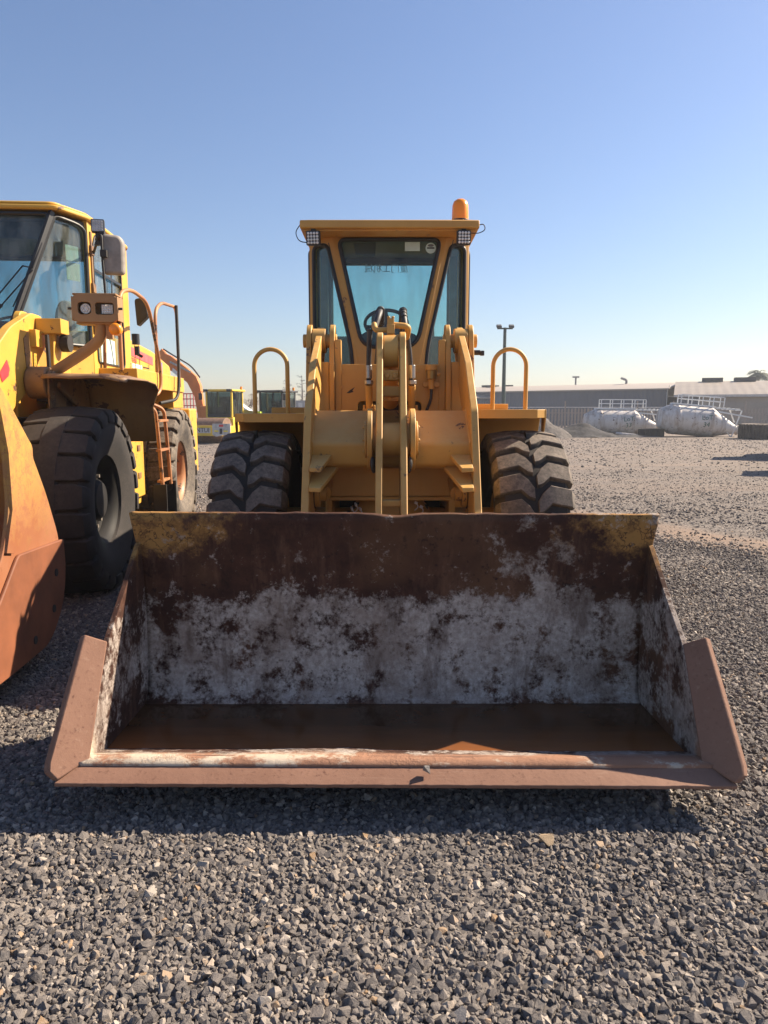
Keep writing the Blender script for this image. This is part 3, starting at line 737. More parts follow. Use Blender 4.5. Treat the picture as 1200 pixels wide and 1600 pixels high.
for x, z in ((-.40, 2.07), (-.40, 1.95), (.41, 2.07), (.41, 1.95), (-.2, 2.08), (.22, 2.08)):
    b = NB(); b.cyl((x, 6.02, z), (x, 6.04, z), .014, n=6); b.build('panel_bolt', 'yellow_worn', fr)
b = NB(); b.prism([(-.36, 1.90), (-.33, 1.925), (-.29, 1.95), (-.31, 1.92), (-.30, 1.91), (-.335, 1.90)], lambda u, v, t: (u, 6.0375 + t, v), 0, .003); b.build('scratch', 'dark', fr)
# brake reservoir cup
rs = part('brake_reservoir', loader)
b = NB(); b.cyl((.335, 5.97, 2.01), (.335, 5.97, 2.08), .042, n=20); b.build('bowl', 'brown_brass', rs, bevel=.004)
b = NB(); b.cyl((.335, 5.97, 2.08), (.335, 5.97, 2.125), .047, n=20); b.mm((.27, 5.98, 1.95), (.40, 6.03, 1.985)); b.cyl((.335, 5.97, 1.93), (.335, 5.97, 2.01), .024, n=12); b.cyl((.38, 5.96, 2.05), (.405, 5.96, 2.05), .014, n=8); b.build('cap', 'yellow_worn', rs, bevel=.003)
b = NB(); b.tube(fil([(.335, 5.97, 1.93), (.335, 5.96, 1.85), (.29, 5.97, 1.74)], .08), .012, 10); b.build('pipe', 'black', rs)
# small dark side mirror stub on the right of the cab front
b = NB(); b.cyl((.70, 6.2, 2.24), (.76, 6.2, 2.24), .022, n=10); b.box((.775, 6.2, 2.235), (.03, .05, .04)); b.build('side_plug', 'black', loader, bevel=.003)

# fenders + hand loops
for s in (-1, 1):
    dz = -.03 if s < 0 else 0.
    f_ = part('front_fender', loader, (0, 0, dz))
    b = NB(); top = [(s * .66, 5.62), (s * 1.13, 5.62), (s * 1.20, 5.68), (s * 1.36, 6.5), (s * 1.36, 6.55), (s * .66, 6.55)]
    b.prism(top, lambda u, v, t: (u, v, 1.765 - t), 0, .012); b.build('top_plate', 'yellow', f_, bevel=.003)
    b = NB(); b.mm((s * .62, 5.615, 1.697), (s * 1.13, 5.63, 1.7655)); 
    b.prism([(0, 1.70), (1, 1.70), (1, 1.7655), (0, 1.7655)], lambda u, v, t, s=s: (s * (1.13 + .075 * u), 5.615 + .07 * u + t, v), 0, .012)
    b.prism([(0, 1.69), (1, 1.40), (1, 1.7655), (0, 1.7655)], lambda u, v, t, s=s: (s * (1.202 + .16 * u + t), 5.685 + .86 * u, v), 0, .012)
    b.build('fender_lip', 'yellow', f_, bevel=.003)
    b = NB(); b.prism([(0, 0), (1, 0), (1, 1), (0, 1)], lambda u, v, t, s=s: (s * (.66 + .70 * u), 6.55 + .35 * v + t, 1.76 - .62 * v), 0, .012); b.build('rear_apron', 'yellow', f_, bevel=.003)
    b = NB(); b.mm((s * .66, 5.65, 1.18), (s * .675, 6.85, 1.76)); b.mm((s * .66, 5.6, .95), (s * .69, 6.85, 1.17)); b.build('inner_panel', 'yellow', f_, bevel=.003)
    b = NB(); b.mm((s * .70, 6.30, 1.766), (s * 1.02, 6.34, 1.815)); b.build('cross_bar', 'yellow', f_, bevel=.004)
    b = NB(); x0, x1 = s * .825, s * 1.090
    arc = [V((x0 + x1) / 2 + (x0 - x1) / 2 * math.cos(a), 5.90, 2.11 + .133 * math.sin(a)) for a in np.linspace(0, math.pi, 17)]
    b.tube([V(x0, 5.90, 1.76 + dz)] + arc + [V(x1, 5.90, 1.76 + dz)], .0175, 12)
    b.build('hand_loop', 'yellow', loader)

# wheels
for s in (-1, 1):
    wheel(loader, (s * 1.055, .05, .80), s, .80, .56, .34, 24, 'rock', 'tyre', 'yellow_worn', spin=R(-3))
    wheel(loader, (s * 1.055, 2.95, .80), s, .80, .56, .34, 24, 'rock', 'tyre', 'yellow_worn', spin=R(9))

# cab
cab = part('cab', loader); cab.scale = (.965, 1, 1)
SL = .638; CS = math.cos(math.atan(SL)); SN = math.sin(math.atan(SL))
Vd = V(0, .15, 1.09); VL = Vd.length; Vn = Vd / VL; Wn = V(0, -Vn.z, Vn.y)       # windscreen plane
def wsp(u, v, t): return V(u, 6.87, 2.25) + Vn * ((v - 2.25) * VL / 1.09) - Wn * t
def facet(s): return lambda u, v, t: V(s * (u - t * SN), 6.87 + (u - .31) * SL + t * CS, v)
def hw_at(z, a, b_): return a + (b_ - a) * (z - 2.25) / 1.09     # pillar line half width
b = NB()
outer = [(-hw_at(1.6, .31, .545), 1.6), (-hw_at(3.40, .31, .545), 3.40), (hw_at(3.40, .31, .545), 3.40), (hw_at(1.6, .31, .545), 1.6)]
wpoly = roundpoly([(-.262, 2.345), (-.492, 3.335), (.492, 3.335), (.262, 2.345)], [.14, .075, .075, .14], 7)
b.prism(outer, wsp, 0, .05, [wpoly]); b.build('front_panel', 'cab_yellow', cab, bevel=.006)
window(wpoly, wsp, cab, name='windscreen', org=ORG)
for s in (-1, 1):
    fc = facet(s)
    outer = [(hw_at(1.95, .31, .545), 1.95), (.79, 1.95), (.79, 3.40), (hw_at(3.40, .31, .545), 3.40)]
    spoly = roundpoly([(.352, 2.14), (.742, 2.14), (.742, 3.30), (.600, 3.30), (.372, 2.36)], [.02, .03, .06, .07, .1], 5)
    b = NB(); b.prism(outer, fc, 0, .05, [spoly]); b.build('corner_panel', 'cab_yellow', cab, bevel=.006)
    window(spoly, fc, cab, name='corner_window', org=ORG)
    side = lambda u, v, t, s=s: V(s * (.79 - t), u, v)
    dpoly = roundpoly([(7.26, 2.05), (7.26, 3.28), (7.82, 3.28), (7.82, 2.05)], .06, 5)
    b = NB(); b.prism([(7.18, 1.35), (7.18, 3.40), (7.95, 3.40), (7.95, 1.35)], side, 0, .05, [dpoly]); b.build('side_panel', 'cab_yellow', cab, bevel=.006)
    window(dpoly, side, cab, name='door_window', org=ORG)
    b = NB(); b.mm((s * .66, 7.80, 1.9), (s * .735, 7.90, 3.36)); b.mm((s * .70, 7.24, 1.9), (s * .738, 7.30, 3.36)); b.build('inner_trim', 'grey', cab)
rear = lambda u, v, t: V(u, 7.95 - t, v)
rpoly = roundpoly([(-.63, 2.53), (-.63, 3.30), (.66, 3.30), (.66, 2.53)], .05, 4)
b = NB(); b.prism([(-.76, 1.35), (-.76, 3.40), (.76, 3.40), (.76, 1.35)], rear, 0, .05, [rpoly]); b.build('rear_panel', 'dkgrey', cab, bevel=.006)
window(rpoly, rear, cab, name='rear_window', org=ORG)
b = NB(); b.prism([(-.75, 7.93), (.75, 7.93), (.75, 7.2), (.5, 7.03), (.3, 6.9), (-.3, 6.9), (-.5, 7.03), (-.75, 7.2)], lambda u, v, t: (u, v, t), 1.85, 1.9); b.build('cab_floor', 'dkgrey', cab)
b = NB(); b.prism([(-.74, 7.93), (.74, 7.93), (.74, 7.22), (.52, 7.06), (-.52, 7.06), (-.74, 7.22)], lambda u, v, t: (u, v, t), 3.345, 3.358); b.build('headliner', 'dkgrey', cab)
b = NB(); b.mm((-.83, 6.72, 3.366), (.83, 8.1, 3.438)); b.mm((-.78, 6.77, 3.425), (.78, 8.05, 3.452))
b.build('roof', 'cab_yellow', cab, bevel=.012)
b = NB(); b.prism([(-.56, 6.99), (.56, 6.99), (.80, 7.14), (.80, 6.76), (-.80, 6.76), (-.80, 7.14)], lambda u, v, t: (u, v, t), 3.352, 3.367); b.build('roof_soffit', 'cab_yellow', cab, bevel=.003)
b = NB(); b.cyl((.0, 6.93, 3.375), (.0, 6.96, 3.375), .012, n=8); [b.ball((x, 6.985, 3.37), .006, 5) for x in (-.1, -.14, -.2, .02)]; b.build('header_bolt', 'black', cab)
# things stuck on the windscreen
def on_glass(poly, mat, name, t=.012):
    b = NB(); b.prism(poly, wsp, t, t + .003); return b.build(name, mat, cab)
on_glass([(-.33, 3.22), (-.35, 3.325), (-.13, 3.325), (-.14, 3.20)], 'dkgrey', 'sun_shade', .06)
on_glass([(.15, 3.235), (.15, 3.318), (.295, 3.318), (.295, 3.235)], 'sticker', 'sticker')
on_glass([(.40 + .05 * math.cos(a), 3.262 + .05 * math.sin(a)) for a in np.linspace(0, 2 * math.pi, 25)[:-1]], 'sticker', 'round_sticker')
on_glass([(.365, 3.255), (.365, 3.268), (.435, 3.268), (.435, 3.255)], 'ink', 'sticker_print', .008)
on_glass([(.40 + .03 * math.cos(a), 3.285 + .012 * math.sin(a)) for a in np.linspace(0, 2 * math.pi, 13)[:-1]], 'grey', 'sticker_print', .008)
c0 = wsp(-.03, 3.075, .035) - V(0, YO, 0)
try: text_mesh('厦门工机械', .085, 'lettering', 'alu', cab, frame(c0, (1, 0, 0), Vn), .0005, mirror=True)
except Exception as e: print('text', e)
# inside the cab
b = NB(); b.prism(roundpoly([(7.45, 1.9), (7.45, 2.36), (7.76, 2.36), (7.76, 1.9)], .05, 3), lambda u, v, t: (t, u, v), -.27, .27); st = b.build('seat', 'dkgrey', cab, bevel=.03)
b = NB(); b.prism(roundpoly([(-.25, 2.30), (-.24, 2.55), (-.10, 2.66), (.10, 2.66), (.24, 2.55), (.25, 2.30)], .06, 4), lambda u, v, t: (u, 7.70 + t + (v - 2.3) * .15, v), 0, .11); b.prism(roundpoly([(-.10, 2.60), (-.10, 2.78), (.10, 2.78), (.10, 2.60)], .07, 4), lambda u, v, t: (u - .09, 7.78 + t, v), 0, .07); b.build('seat_back', 'grey', cab, bevel=.02)
swc = V(-.03, 7.28, 2.60); ax = V(0, .5, .87).normalized(); e1 = V(1, 0, 0); e2 = ax.cross(e1)
b = NB(); b.tube([swc + (e1 * math.cos(a) + e2 * math.sin(a)) * .215 for a in np.linspace(0, 2 * math.pi, 33)[:-1]], .017, 8, closed=True)
for a in (0.2, math.pi - .2, -math.pi / 2): b.bar(swc - ax * .03, swc + (e1 * math.cos(a) + e2 * math.sin(a)) * .21, .03, .015, ax)
b.cyl(swc - ax * .5, swc, .03, n=12); b.ball(swc + e1 * -.19 + e2 * .12 + ax * .04, .03, 6); b.build('steering_wheel', 'black', cab)
b = NB(); b.prism(roundpoly([(-.34, 1.9), (-.31, 2.45), (-.2, 2.52), (.02, 2.50), (.2, 2.50), (.30, 2.45), (.34, 1.9)], .05, 3), lambda u, v, t: (u, 7.02 + t, v), 0, .16); b.mm((.42, 7.3, 1.9), (.62, 7.8, 2.48)); b.cyl((.46, 7.4, 2.48), (.45, 7.36, 2.64), .012); b.ball((.45, 7.36, 2.66), .028, 6); b.build('console', 'grey', cab, bevel=.01)
# cables on the front right pillar, cab corner wires
b = NB(); b.tube(fil([(.615, 7.0, 3.33), (.60, 7.02, 3.24), (.575, 6.98, 3.16)], .05), .004, 6); b.tube(fil([(-.83, 6.75, 3.40), (-.875, 6.75, 3.34), (-.84, 6.72, 3.25), (-.74, 6.76, 3.25)], .06), .0045, 6); b.tube(fil([(.80, 6.75, 3.39), (.87, 6.74, 3.41), (.89, 6.75, 3.36), (.83, 6.76, 3.33), (.73, 6.78, 3.34)], .05), .0045, 6)
b.tube(fil([(-.585, 6.99, 3.3), (-.50, 6.96, 2.95), (-.40, 6.90, 2.55)], .1), .004, 6); b.build('wire', 'black', cab)
# work lamps
def work_lamp(parent, c, size, tilt, name='work_lamp', rz=0.):
    l = part(name, parent, Vector(c) - V(0, YO, 0)); l.rotation_euler = (tilt, 0, rz)
    h = size / 2
    b = B(); b.prism(roundpoly([(-h, -h), (-h, h), (h, h), (h, -h)], h * .25, 4), lambda u, v, t: (u, t, v), .0, .05)
    for k in range(5): b.mm((-h * .9 + k * h * .42, .05, -h * .8), (-h * .9 + k * h * .42 + .008, .075, h * .8))
    b.mm((-.02, .02, h), (.02, .05, h + .045)); b.build('housing', 'black', l, bevel=.003)
    b = B(); b.prism(roundpoly([(-h * .9, -h * .9), (-h * .9, h * .9), (h * .9, h * .9), (h * .9, -h * .9)], h * .2, 4), lambda u, v, t: (u, t, v), -.004, .0)
    b.build('reflector', 'dkgrey', l); b = B()
    for i in range(4):
        for j in range(4): b.ball((-h * .64 + i * h * .427, -.006, -h * .64 + j * h * .427), h * .185, 6, (1, .5, 1))
    b.build('lens', 'lens', l)
    return l
work_lamp(loader, (-.685, 6.735, 3.285), .125, R(8), rz=R(-6)); work_lamp(loader, (.665, 6.735, 3.29), .125, R(6), rz=R(3))
# beacon
bc = part('beacon', loader)
b = NB(); b.lathe([(0, .078), (.02, .078), (.13, .074), (.165, .062), (.185, .035), (.192, .0)], (.655, 7.0, 3.500), (0, 0, 1), 28); b.build('amber_dome', 'amber', bc)
b = NB(); b.cyl((.655, 7.0, 3.45), (.655, 7.0, 3.503), .084, n=28); b.build('base', 'black', bc, bevel=.004)
b = NB(); b.cyl((.655, 7.0, 3.503), (.655, 7.0, 3.62), .03, n=12); b.build('reflector', 'steel', bc)

# rear half (hood, frame) mostly hidden behind the cab
b = NB(); b.prism(roundpoly([(7.98, 1.2), (7.98, 2.30), (8.6, 2.32), (9.9, 2.15), (10.1, 1.2)], .1, 4), lambda u, v, t: (t, u, v), -.62, .62); b.build('engine_hood', 'yellow', loader, bevel=.03)
b = NB(); b.mm((-.75, 6.95, .75), (.75, 7.25, 1.35)); b.mm((-.55, 7.2, .7), (.55, 10.2, 1.25)); b.mm((-1.1, 10.0, .6), (1.1, 10.45, 1.5)); b.cyl((-1, 8.8, .8), (1, 8.8, .8), .16); b.build('rear_frame', 'yellow', loader, bevel=.02)
for s in (-1, 1):
    b = NB(); b.prism([(7.95, 1.72), (9.6, 1.72), (10.0, 1.3), (10.0, 1.28), (9.58, 1.69), (7.95, 1.69)], lambda u, v, t, s=s: (s * (.64 + t), u, v), 0, .66); b.build('rear_fender', 'yellow', loader, bevel=.006)

# stone on the lip
def rock(name, c, r, mat, seed, label, cat):
    rr = random.Random(seed); bm = bmesh.new()
    for _ in range(14): bm.verts.new((rr.uniform(-1, 1) * r[0], rr.uniform(-1, 1) * r[1], rr.uniform(-1, 1) * r[2]))
    h = bmesh.ops.convex_hull(bm, input=bm.verts); bmesh.ops.delete(bm, geom=list({e for e in h['geom_interior'] if isinstance(e, bmesh.types.BMVert)}), context='VERTS')
    me = bpy.data.meshes.new(name); bm.to_mesh(me); bm.free(); me.materials.append(M[mat])
    o = bpy.data.objects.new(name, me); COL.objects.link(o); o.location = c
    return tag(o, label, cat)
M['stone_one'] = plain('grey_stone', (.20, .185, .175), .9, var=.3, scale=30, bump=.3)
M['stone_tan'] = plain('tan_stone', (.34, .25, .16), .9, var=.25, scale=30, bump=.3)
rock('stone', (.185, 2.935, .222), (.018, .016, .02), 'stone_one', 3, 'small grey stone sitting alone on the front lip of the bucket', 'stone')
rock('stone', (.66, 2.73, .025), (.035, .026, .022), 'stone_tan', 5, 'tan stone in the shadow under the right half of the bucket lip', 'stone')

# ------------------------------------------------------------------ second, larger loader on the left
lp = thing('wheel_loader', 'larger lemon-yellow wheel loader cut off by the left edge, with orange-rusted bucket and handrails', 'wheel loader', (-4.087, 6.9, 0), R(4))
# bucket
lb = part('bucket', lp)
lsec = [(-4.05, .20), (-3.3, .145), (-2.89, .145), (-2.35, .15), (-2.12, .20), (-1.93, .36), (-1.84, .60), (-1.85, .84), (-1.95, 1.05), (-2.04, 1.17), (-2.22, 1.44), (-2.45, 1.72), (-2.62, 1.92)]
b = B(); rows = [[(x, y, z) for x in np.linspace(-1.575, 1.575, 25)] for y, z in lsec]
b.grid(rows); sh = b.build('shell', 'bucket_left', lb, ang=40, recalc=False); md = sh.modifiers.new('s', 'SOLIDIFY'); md.thickness = .03; md.offset = 0
lside = [(-3.95, .19), (-2.89, .16), (-2.15, .17), (-1.9, .38), (-1.82, .60), (-1.84, .85), (-2.02, 1.19), (-2.20, 1.45), (-2.19, 1.52), (-2.26, 1.58), (-2.60, 1.90), (-2.68, 1.92), (-2.66, 1.75), (-2.60, 1.50), (-2.60, 1.15), (-2.72, .90), (-3.1, .52), (-3.6, .30)]
for s in (-1, 1):
    b = B(); b.prism(roundpoly(lside, .10, 3), yz(s * 1.588 - .014), 0, .028); b.build('side_plate', 'bucket_left', lb, bevel=.006)
    b = B(); b.prism(roundpoly([(-3.9, .185), (-2.9, .15), (-2.15, .155), (-1.885, .37), (-1.80, .60), (-1.815, .83), (-2.56, .86), (-2.6, .84), (-2.9, .60), (-3.5, .30)], [0, .3, .3, .25, .2, .02, .03, .03, .1, 0], 5), yz(s * 1.615 - .0125), 0, .025)
    wp = b.build('wear_plate', 'wear', lb, bevel=.008)
    for y, z in ((-2.0, .62), (-2.08, .38), (-2.42, .26)):
        b = B(); b.cyl((s * 1.62, y, z), (s * 1.633, y, z), .028, n=12); b.build('plate_bolt', 'dark', wp)
    b = B(); b.prism([(-2.66, 1.75), (-2.56, 1.50), (-2.545, 1.15), (-2.62, .88), (-2.72, .90), (-2.60, 1.15), (-2.60, 1.50), (-2.67, 1.78)], yz(s * 1.61 - .010), 0, .020); b.build('edge_bar', 'bucket_left', lb, bevel=.005)
b = B(); b.prism([(-4.12, .19), (-3.85, .20), (-3.85, .16), (-4.1, .155)], lambda u, v, t: (t, u, v), -1.62, 1.62); b.build('cutting_edge', 'wear', lb, bevel=.005)
# arms
larm = [(-1.95, .30), (-1.9, .55), (-1.55, 1.0), (-1.15, 1.72), (-.8, 2.20), (-.35, 2.50), (.12, 2.68), (.38, 2.68), (.50, 2.55), (.42, 2.38), (.20, 2.20), (.06, 2.0), (-.42, 1.76), (-.85, 1.25), (-1.35, .60), (-1.75, .22)]
for s in (-1, 1):
    b = B(); b.prism(roundpoly(larm, .07, 3), yz(s * .70 - .04), 0, .08); a = b.build('lift_arm', 'lemon', lp, bevel=.008)
    b = B(); b.cyl((s * .745, -.02, 2.02), (s * .93, -.02, 2.02), .15, n=28); b.build('arm_boss', 'lemon_rust', a, bevel=.012)
    b = B(); b.prism(roundpoly([(-.12, 1.86), (-.12, 2.13), (.07, 2.13), (.07, 1.86)], .08, 4), yz(s * .945 - .012), 0, .024); b.cyl((s * .95, -.02, 2.08), (s * .972, -.02, 2.08), .05, n=16); b.cyl((s * .95, -.02, 1.92), (s * .968, -.02, 1.92), .018, n=8); b.build('pin_lock_plate', 'lemon_rust', a, bevel=.005)
    if s > 0:
        b = B(); b.prism([(-.10, 2.42), (.02, 2.50), (.06, 2.10), (-.06, 2.04)], yz(.742), 0, .004); b.build('grey_patch', 'lemon_rust', a)
        b = B(); b.prism([(-.64, 2.08), (-.48, 2.20), (-.44, 2.13), (-.47, 2.06), (-.60, 2.0)], yz(.742), 0, .004); b.build('red_decal', 'redmark', a)
b = B(); b.mm((-.66, -.55, 1.75), (.66, -.25, 2.12)); b.build('cross_beam', 'lemon', lp, bevel=.02)
b = B(); b.prism(roundpoly([(-1.75, .55), (-1.35, 1.3), (-.95, 2.0), (-.55, 2.55), (-.40, 2.65), (-.28, 2.55), (-.5, 2.05), (-.9, 1.4), (-1.55, .5)], .06, 3), yz(-.10), 0, .20); b.build('rocker_lever', 'lemon', lp, bevel=.02)
b = B(); b.cyl((0, -.38, 2.58), (0, .9, 2.2), .11, n=20); b.build('tilt_cylinder', 'lemon', lp)
# front frame tower behind the arms
lf = part('front_frame', lp)
b = B(); b.mm((-.62, -.1, .7), (.62, 1.2, 1.7)); b.build('frame_core', 'dark', lf, bevel=.02)
for s in (-1, 1):
    b = B(); b.prism(roundpoly([(-.05, 1.0), (.16, 2.55), (.25, 2.72), (.45, 2.72), (.62, 2.3), (1.0, 1.0)], .06, 3), yz(s * .56 - .03), 0, .06)
    b.prism(roundpoly([(.30, 1.0), (.22, 2.2), (.27, 2.58), (.46, 2.60), (.66, 2.2), (1.0, 1.0)], .06, 3), yz(s * .86 - .03), 0, .06); b.build('tower_plate', 'lemon', lf, bevel=.008)
    b = B(); b.mm((s * .745, .20, 2.50), (s * .98, .42, 2.64)); b.mm((s * .715, .05, 2.36), (s * .80, .20, 2.52)); [b.box((s * (.80 + .06 * k), .27, 2.642), (.04, .03, .006), (0, 0, .4)) for k in range(3)]
    b.build('tower_cap', 'lemon', lf, bevel=.012)
    b = B(); b.cyl((s * .92, .38, 2.42), (s * 1.0, .38, 2.42), .085, n=24); b.tube(fil([(s * .86, .16, 2.48), (s * .87, .14, 2.2), (s * .84, .18, 1.8)], .1), .02, 8); b.build('hose_bundle', 'dark', lf)
b = B(); b.cyl((-1.0, 0, .9), (1.0, 0, .9), .2); b.ball((0, 0, .9), .38, 10); b.build('axle', 'lemon_rust', lp)
# front fenders
for s in (-1, 1):
    ff = part('front_fender', lp)
    b = B()
    rows = []
    for i, (y, z) in enumerate([(-.24, 2.055), (-.20, 2.09), (0, 2.10), (.5, 2.11), (.86, 2.09), (1.0, 1.98), (1.06, 1.8), (1.14, 1.42)]):
        r = []
        for x in np.linspace(.93, 1.70 if i < 6 else 1.62, 10):
            wob = .012 * mnoise.noise(V(x * 5, y * 3, 0)) if i < 3 else 0
            dz = -.05 * max(0, (x - 1.50) / .2) if i < 5 else 0
            r.append((s * x, y, z + wob + dz))
        rows.append(r)
    b.grid(rows); o = b.build('fender_sheet', 'lemon_rust', ff, ang=40, recalc=False); md = o.modifiers.new('s', 'SOLIDIFY'); md.thickness = .014; md.offset = 0
    b = B(); b.mm((s * .93, -.1, 1.70), (s * .945, 1.1, 2.09)); b.bar((s * 1.0, .0, 2.0), (s * 1.0, .9, 1.65), .03, .05); b.build('inner_sheet', 'lemon_rust', ff, bevel=.003)
# lamp guards on swan-neck arms
for s in (-1, 1):
    hl = part('headlamp_guard', lp)
    b = B(); b.tube(fil([(s * .90, .14, 2.12), (s * 1.22, .14, 2.32), (s * 1.38, .12, 2.44), (s * 1.385, .10, 2.60)], .18), .052, 14); b.mm((s * 1.44, .08, 2.44), (s * 1.50, .13, 2.62)); b.build('arm', 'tan_guard', hl)
    x0, x1 = sorted((s * 1.165, s * 1.575))
    out = roundpoly([(x0, 2.585), (x0, 2.835), (x1, 2.835), (x1, 2.585)], .055, 5)
    xm = (x0 + x1) / 2; cl = xm - .095; cr = xm + .09
    h1 = roundpoly([(cl - .062, 2.655), (cl - .062, 2.77), (cl + .062, 2.77), (cl + .062, 2.655)], .04, 4)
    h2 = roundpoly([(cr - .085, 2.655), (cr - .085, 2.765), (cr + .085, 2.765), (cr + .085, 2.655)], .025, 4)
    fxy = lambda u, v, t: (u, .0 + t, v)
    b = B(); b.prism(out, fxy, 0, .03, [h1, h2]); b.prism(out, fxy, .16, .18)
    k = len(out)
    b.build('face_plate', 'tan_guard', hl, bevel=.008)
    b = B(); b.mm((x0 + .005, .0, 2.833), (x1 - .005, .19, 2.85)); b.mm((x1 - .005, .0, 2.60), (x1 + .008, .18, 2.82)); b.mm((x0 - .008, .0, 2.60), (x0 + .005, .18, 2.82)); b.mm((x0 + .02, .03, 2.57), (x1 - .02, .18, 2.586)); b.build('guard_shell', 'tan_guard', hl, bevel=.003)
    b = B(); b.cyl((cl, .05, 2.712), (cl, .10, 2.712), .05, n=20); b.mm((cr - .05, .05, 2.665), (cr + .07, .10, 2.755)); b.build('housing', 'black', hl)
    b = B(); b.cyl((cl, .035, 2.712), (cl, .05, 2.712), .046, n=20); [b.ball((cl + .024 * math.cos(a), .034, 2.712 + .024 * math.sin(a)), .011, 5) for a in np.linspace(0, 6.28, 7)[:-1]]; b.mm((cr - .035, .035, 2.668), (cr + .065, .05, 2.75)); [b.ball((cr - .02 + .022 * i, .034, 2.682 + .02 * j), .009, 5) for i in range(4) for j in range(4)]; b.build('lens', 'lens', hl)
    b = B(); b.cyl((x0 - .01, .02, 2.71), (x0 - .045, .02, 2.71), .012, n=8); b.cyl((x1 + .01, .02, 2.71), (x1 + .045, .02, 2.71), .012, n=8); b.build('side_lug', 'black', hl)
    b = B(); b.cyl((s * 1.55, -.01, 2.52), (s * 1.55, .06, 2.52), .056, n=24); b.ball((s * 1.55, -.01, 2.52), .058, 8, (1, .45, 1)); b.build('turn_signal', 'amber', hl)
# cab
lc = part('cab', lp)
Pt, Pb = V(.72, .85, 3.76), V(.46, .45, 2.68)
def lw(z): return Pb.x + (Pt.x - Pb.x) * (z - Pb.z) / (Pt.z - Pb.z)
def ly(z): return Pb.y + (Pt.y - Pb.y) * (z - Pb.z) / (Pt.z - Pb.z)
def lws(u, v, t): return V(u, ly(v) + t, v)
fsl = 1.6; fn_ = math.hypot(1, fsl)
def lfc(s): return lambda u, v, t: V(s * (u - t * fsl / fn_), .45 + (u - .46) * fsl + t / fn_, v)
wpoly = roundpoly([(-lw(2.5) + .01, 2.50), (-lw(3.76) + .01, 3.76), (lw(3.76) - .01, 3.76), (lw(2.5) - .01, 2.50)], .05, 4)
w_ = window(wpoly, lws, lc, 'glass_blue', .02, name='windscreen', t=.0)
for s in (-1, 1):
    fc = lfc(s)
    cp = roundpoly([(lw(2.46) + .012, 2.46), (.925, 2.46), (.925, 3.72), (lw(3.75) + .012, 3.755)], [.03, .05, .08, .03], 4)
    window(cp, fc, lc, 'glass_blue', .018, name='corner_window', t=.0)
    b = B(); b.bar((s * lw(2.42), ly(2.42) - .008, 2.42), (s * lw(3.79), ly(3.79) - .008, 3.79), .045, .05); b.build('black_pillar', 'black', lc, bevel=.004)
    b = B(); b.prism([(lw(1.9), 1.9), (.95, 1.9), (.95, 2.45), (lw(2.45), 2.45)], fc, 0, .05); b.build('lower_panel', 'lemon', lc, bevel=.004)
    yb = .45 + (.95 - .46) * fsl
    sd = lambda u, v, t, s=s: V(s * (.955 - t), u, v)
    dw = roundpoly([(yb + .13, 2.30), (yb + .13, 3.55), (yb + .22, 3.70), (2.42, 3.70), (2.42, 2.30)], .07, 4)
    b = B(); b.prism([(yb, 1.9), (yb, 3.80), (2.75, 3.84), (2.75, 1.9)], sd, 0, .06, [dw]); b.build('side_panel', 'lemon', lc, bevel=.006)
    window(dw, sd, lc, 'glass_blue', .014, name='door_window')
    b = B(); b.mm((s * .945, yb + .05, 2.45), (s * .972, yb + .09, 3.70)); [b.mm((s * .95, yb + .02, z), (s * .985, yb + .11, z + .10)) for z in (2.62, 3.05, 3.45)]; b.build('hinge_strip', 'lemon_rust', lc, bevel=.004)
    b = B(); b.mm((s * .955, 2.0, 3.0), (s * .962, 2.04, 3.62)); b.mm((s * .955, yb + .13, 3.30), (s * .965, 2.42, 3.33)); b.build('window_bar', 'black', lc)
b = B(); b.prism([(-lw(1.9), ly(1.9) if False else .20), (lw(1.9), .20), (lw(2.45), ly(2.45)), (-lw(2.45), ly(2.45))], lambda u, v, t: V(u, v + t, 1.9 + .55 * (0 if v < .21 else 1)), 0, .05); b.build('front_panel', 'lemon', lc)
yb = .45 + (.95 - .46) * fsl
ro = roundpoly([(-.80, .80), (.80, .80), (1.0, yb + .02), (1.0, 2.70), (.85, 2.86), (-.85, 2.86), (-1.0, 2.70), (-1.0, yb + .02)], .08, 4)
b = B(); b.prism(ro, lambda u, v, t: (u, v, 3.80 + t), 0, .05); b.prism([(u * .95, .06 + v * .95) for u, v in ro], lambda u, v, t: (u, v, 3.85 + t), 0, .035); b.build('roof', 'lemon', lc, bevel=.02)
b = B(); b.prism([(-.70, .88), (.70, .88), (.92, yb), (.92, 2.7), (-.92, 2.7), (-.92, yb)], lambda u, v, t: (u, v, 3.72 + t), 0, .06); b.prism([(-.70, 3.55), (.70, 3.55), (.70, 3.74), (-.70, 3.74)], lambda u, v, t: (u, 1.0 + t, v), 0, .15); b.build('headliner', 'dkgrey', lc)
rp = roundpoly([(-.8, 2.65), (-.8, 3.68), (.8, 3.68), (.8, 2.65)], .06, 4)
rfn = lambda u, v, t: V(u, 2.75 - t, v)
b = B(); b.prism([(-.95, 1.9), (-.95, 3.8), (.95, 3.8), (.95, 1.9)], rfn, 0, .05, [rp]); b.build('rear_panel', 'dkgrey', lc); window(rp, rfn, lc, 'glass_blue', name='rear_window')
b = B(); b.mm((-.93, .5, 1.85), (.93, 2.74, 1.95)); b.build('cab_floor', 'dkgrey', lc)
b = B(); b.prism(roundpoly([(.12, 2.3), (.12, 2.62), (.62, 2.62), (.62, 2.3)], .05, 3), lambda u, v, t: (u - .05, 1.6 + t, v), 0, .5); b.prism(roundpoly([(.22, 2.6), (.26, 2.96), (.32, 3.08), (.44, 3.08), (.50, 2.96), (.54, 2.6)], .06, 3), lambda u, v, t: (u, 2.05 + t, v), 0, .12); b.build('seat', 'concrete', lc, bevel=.03)
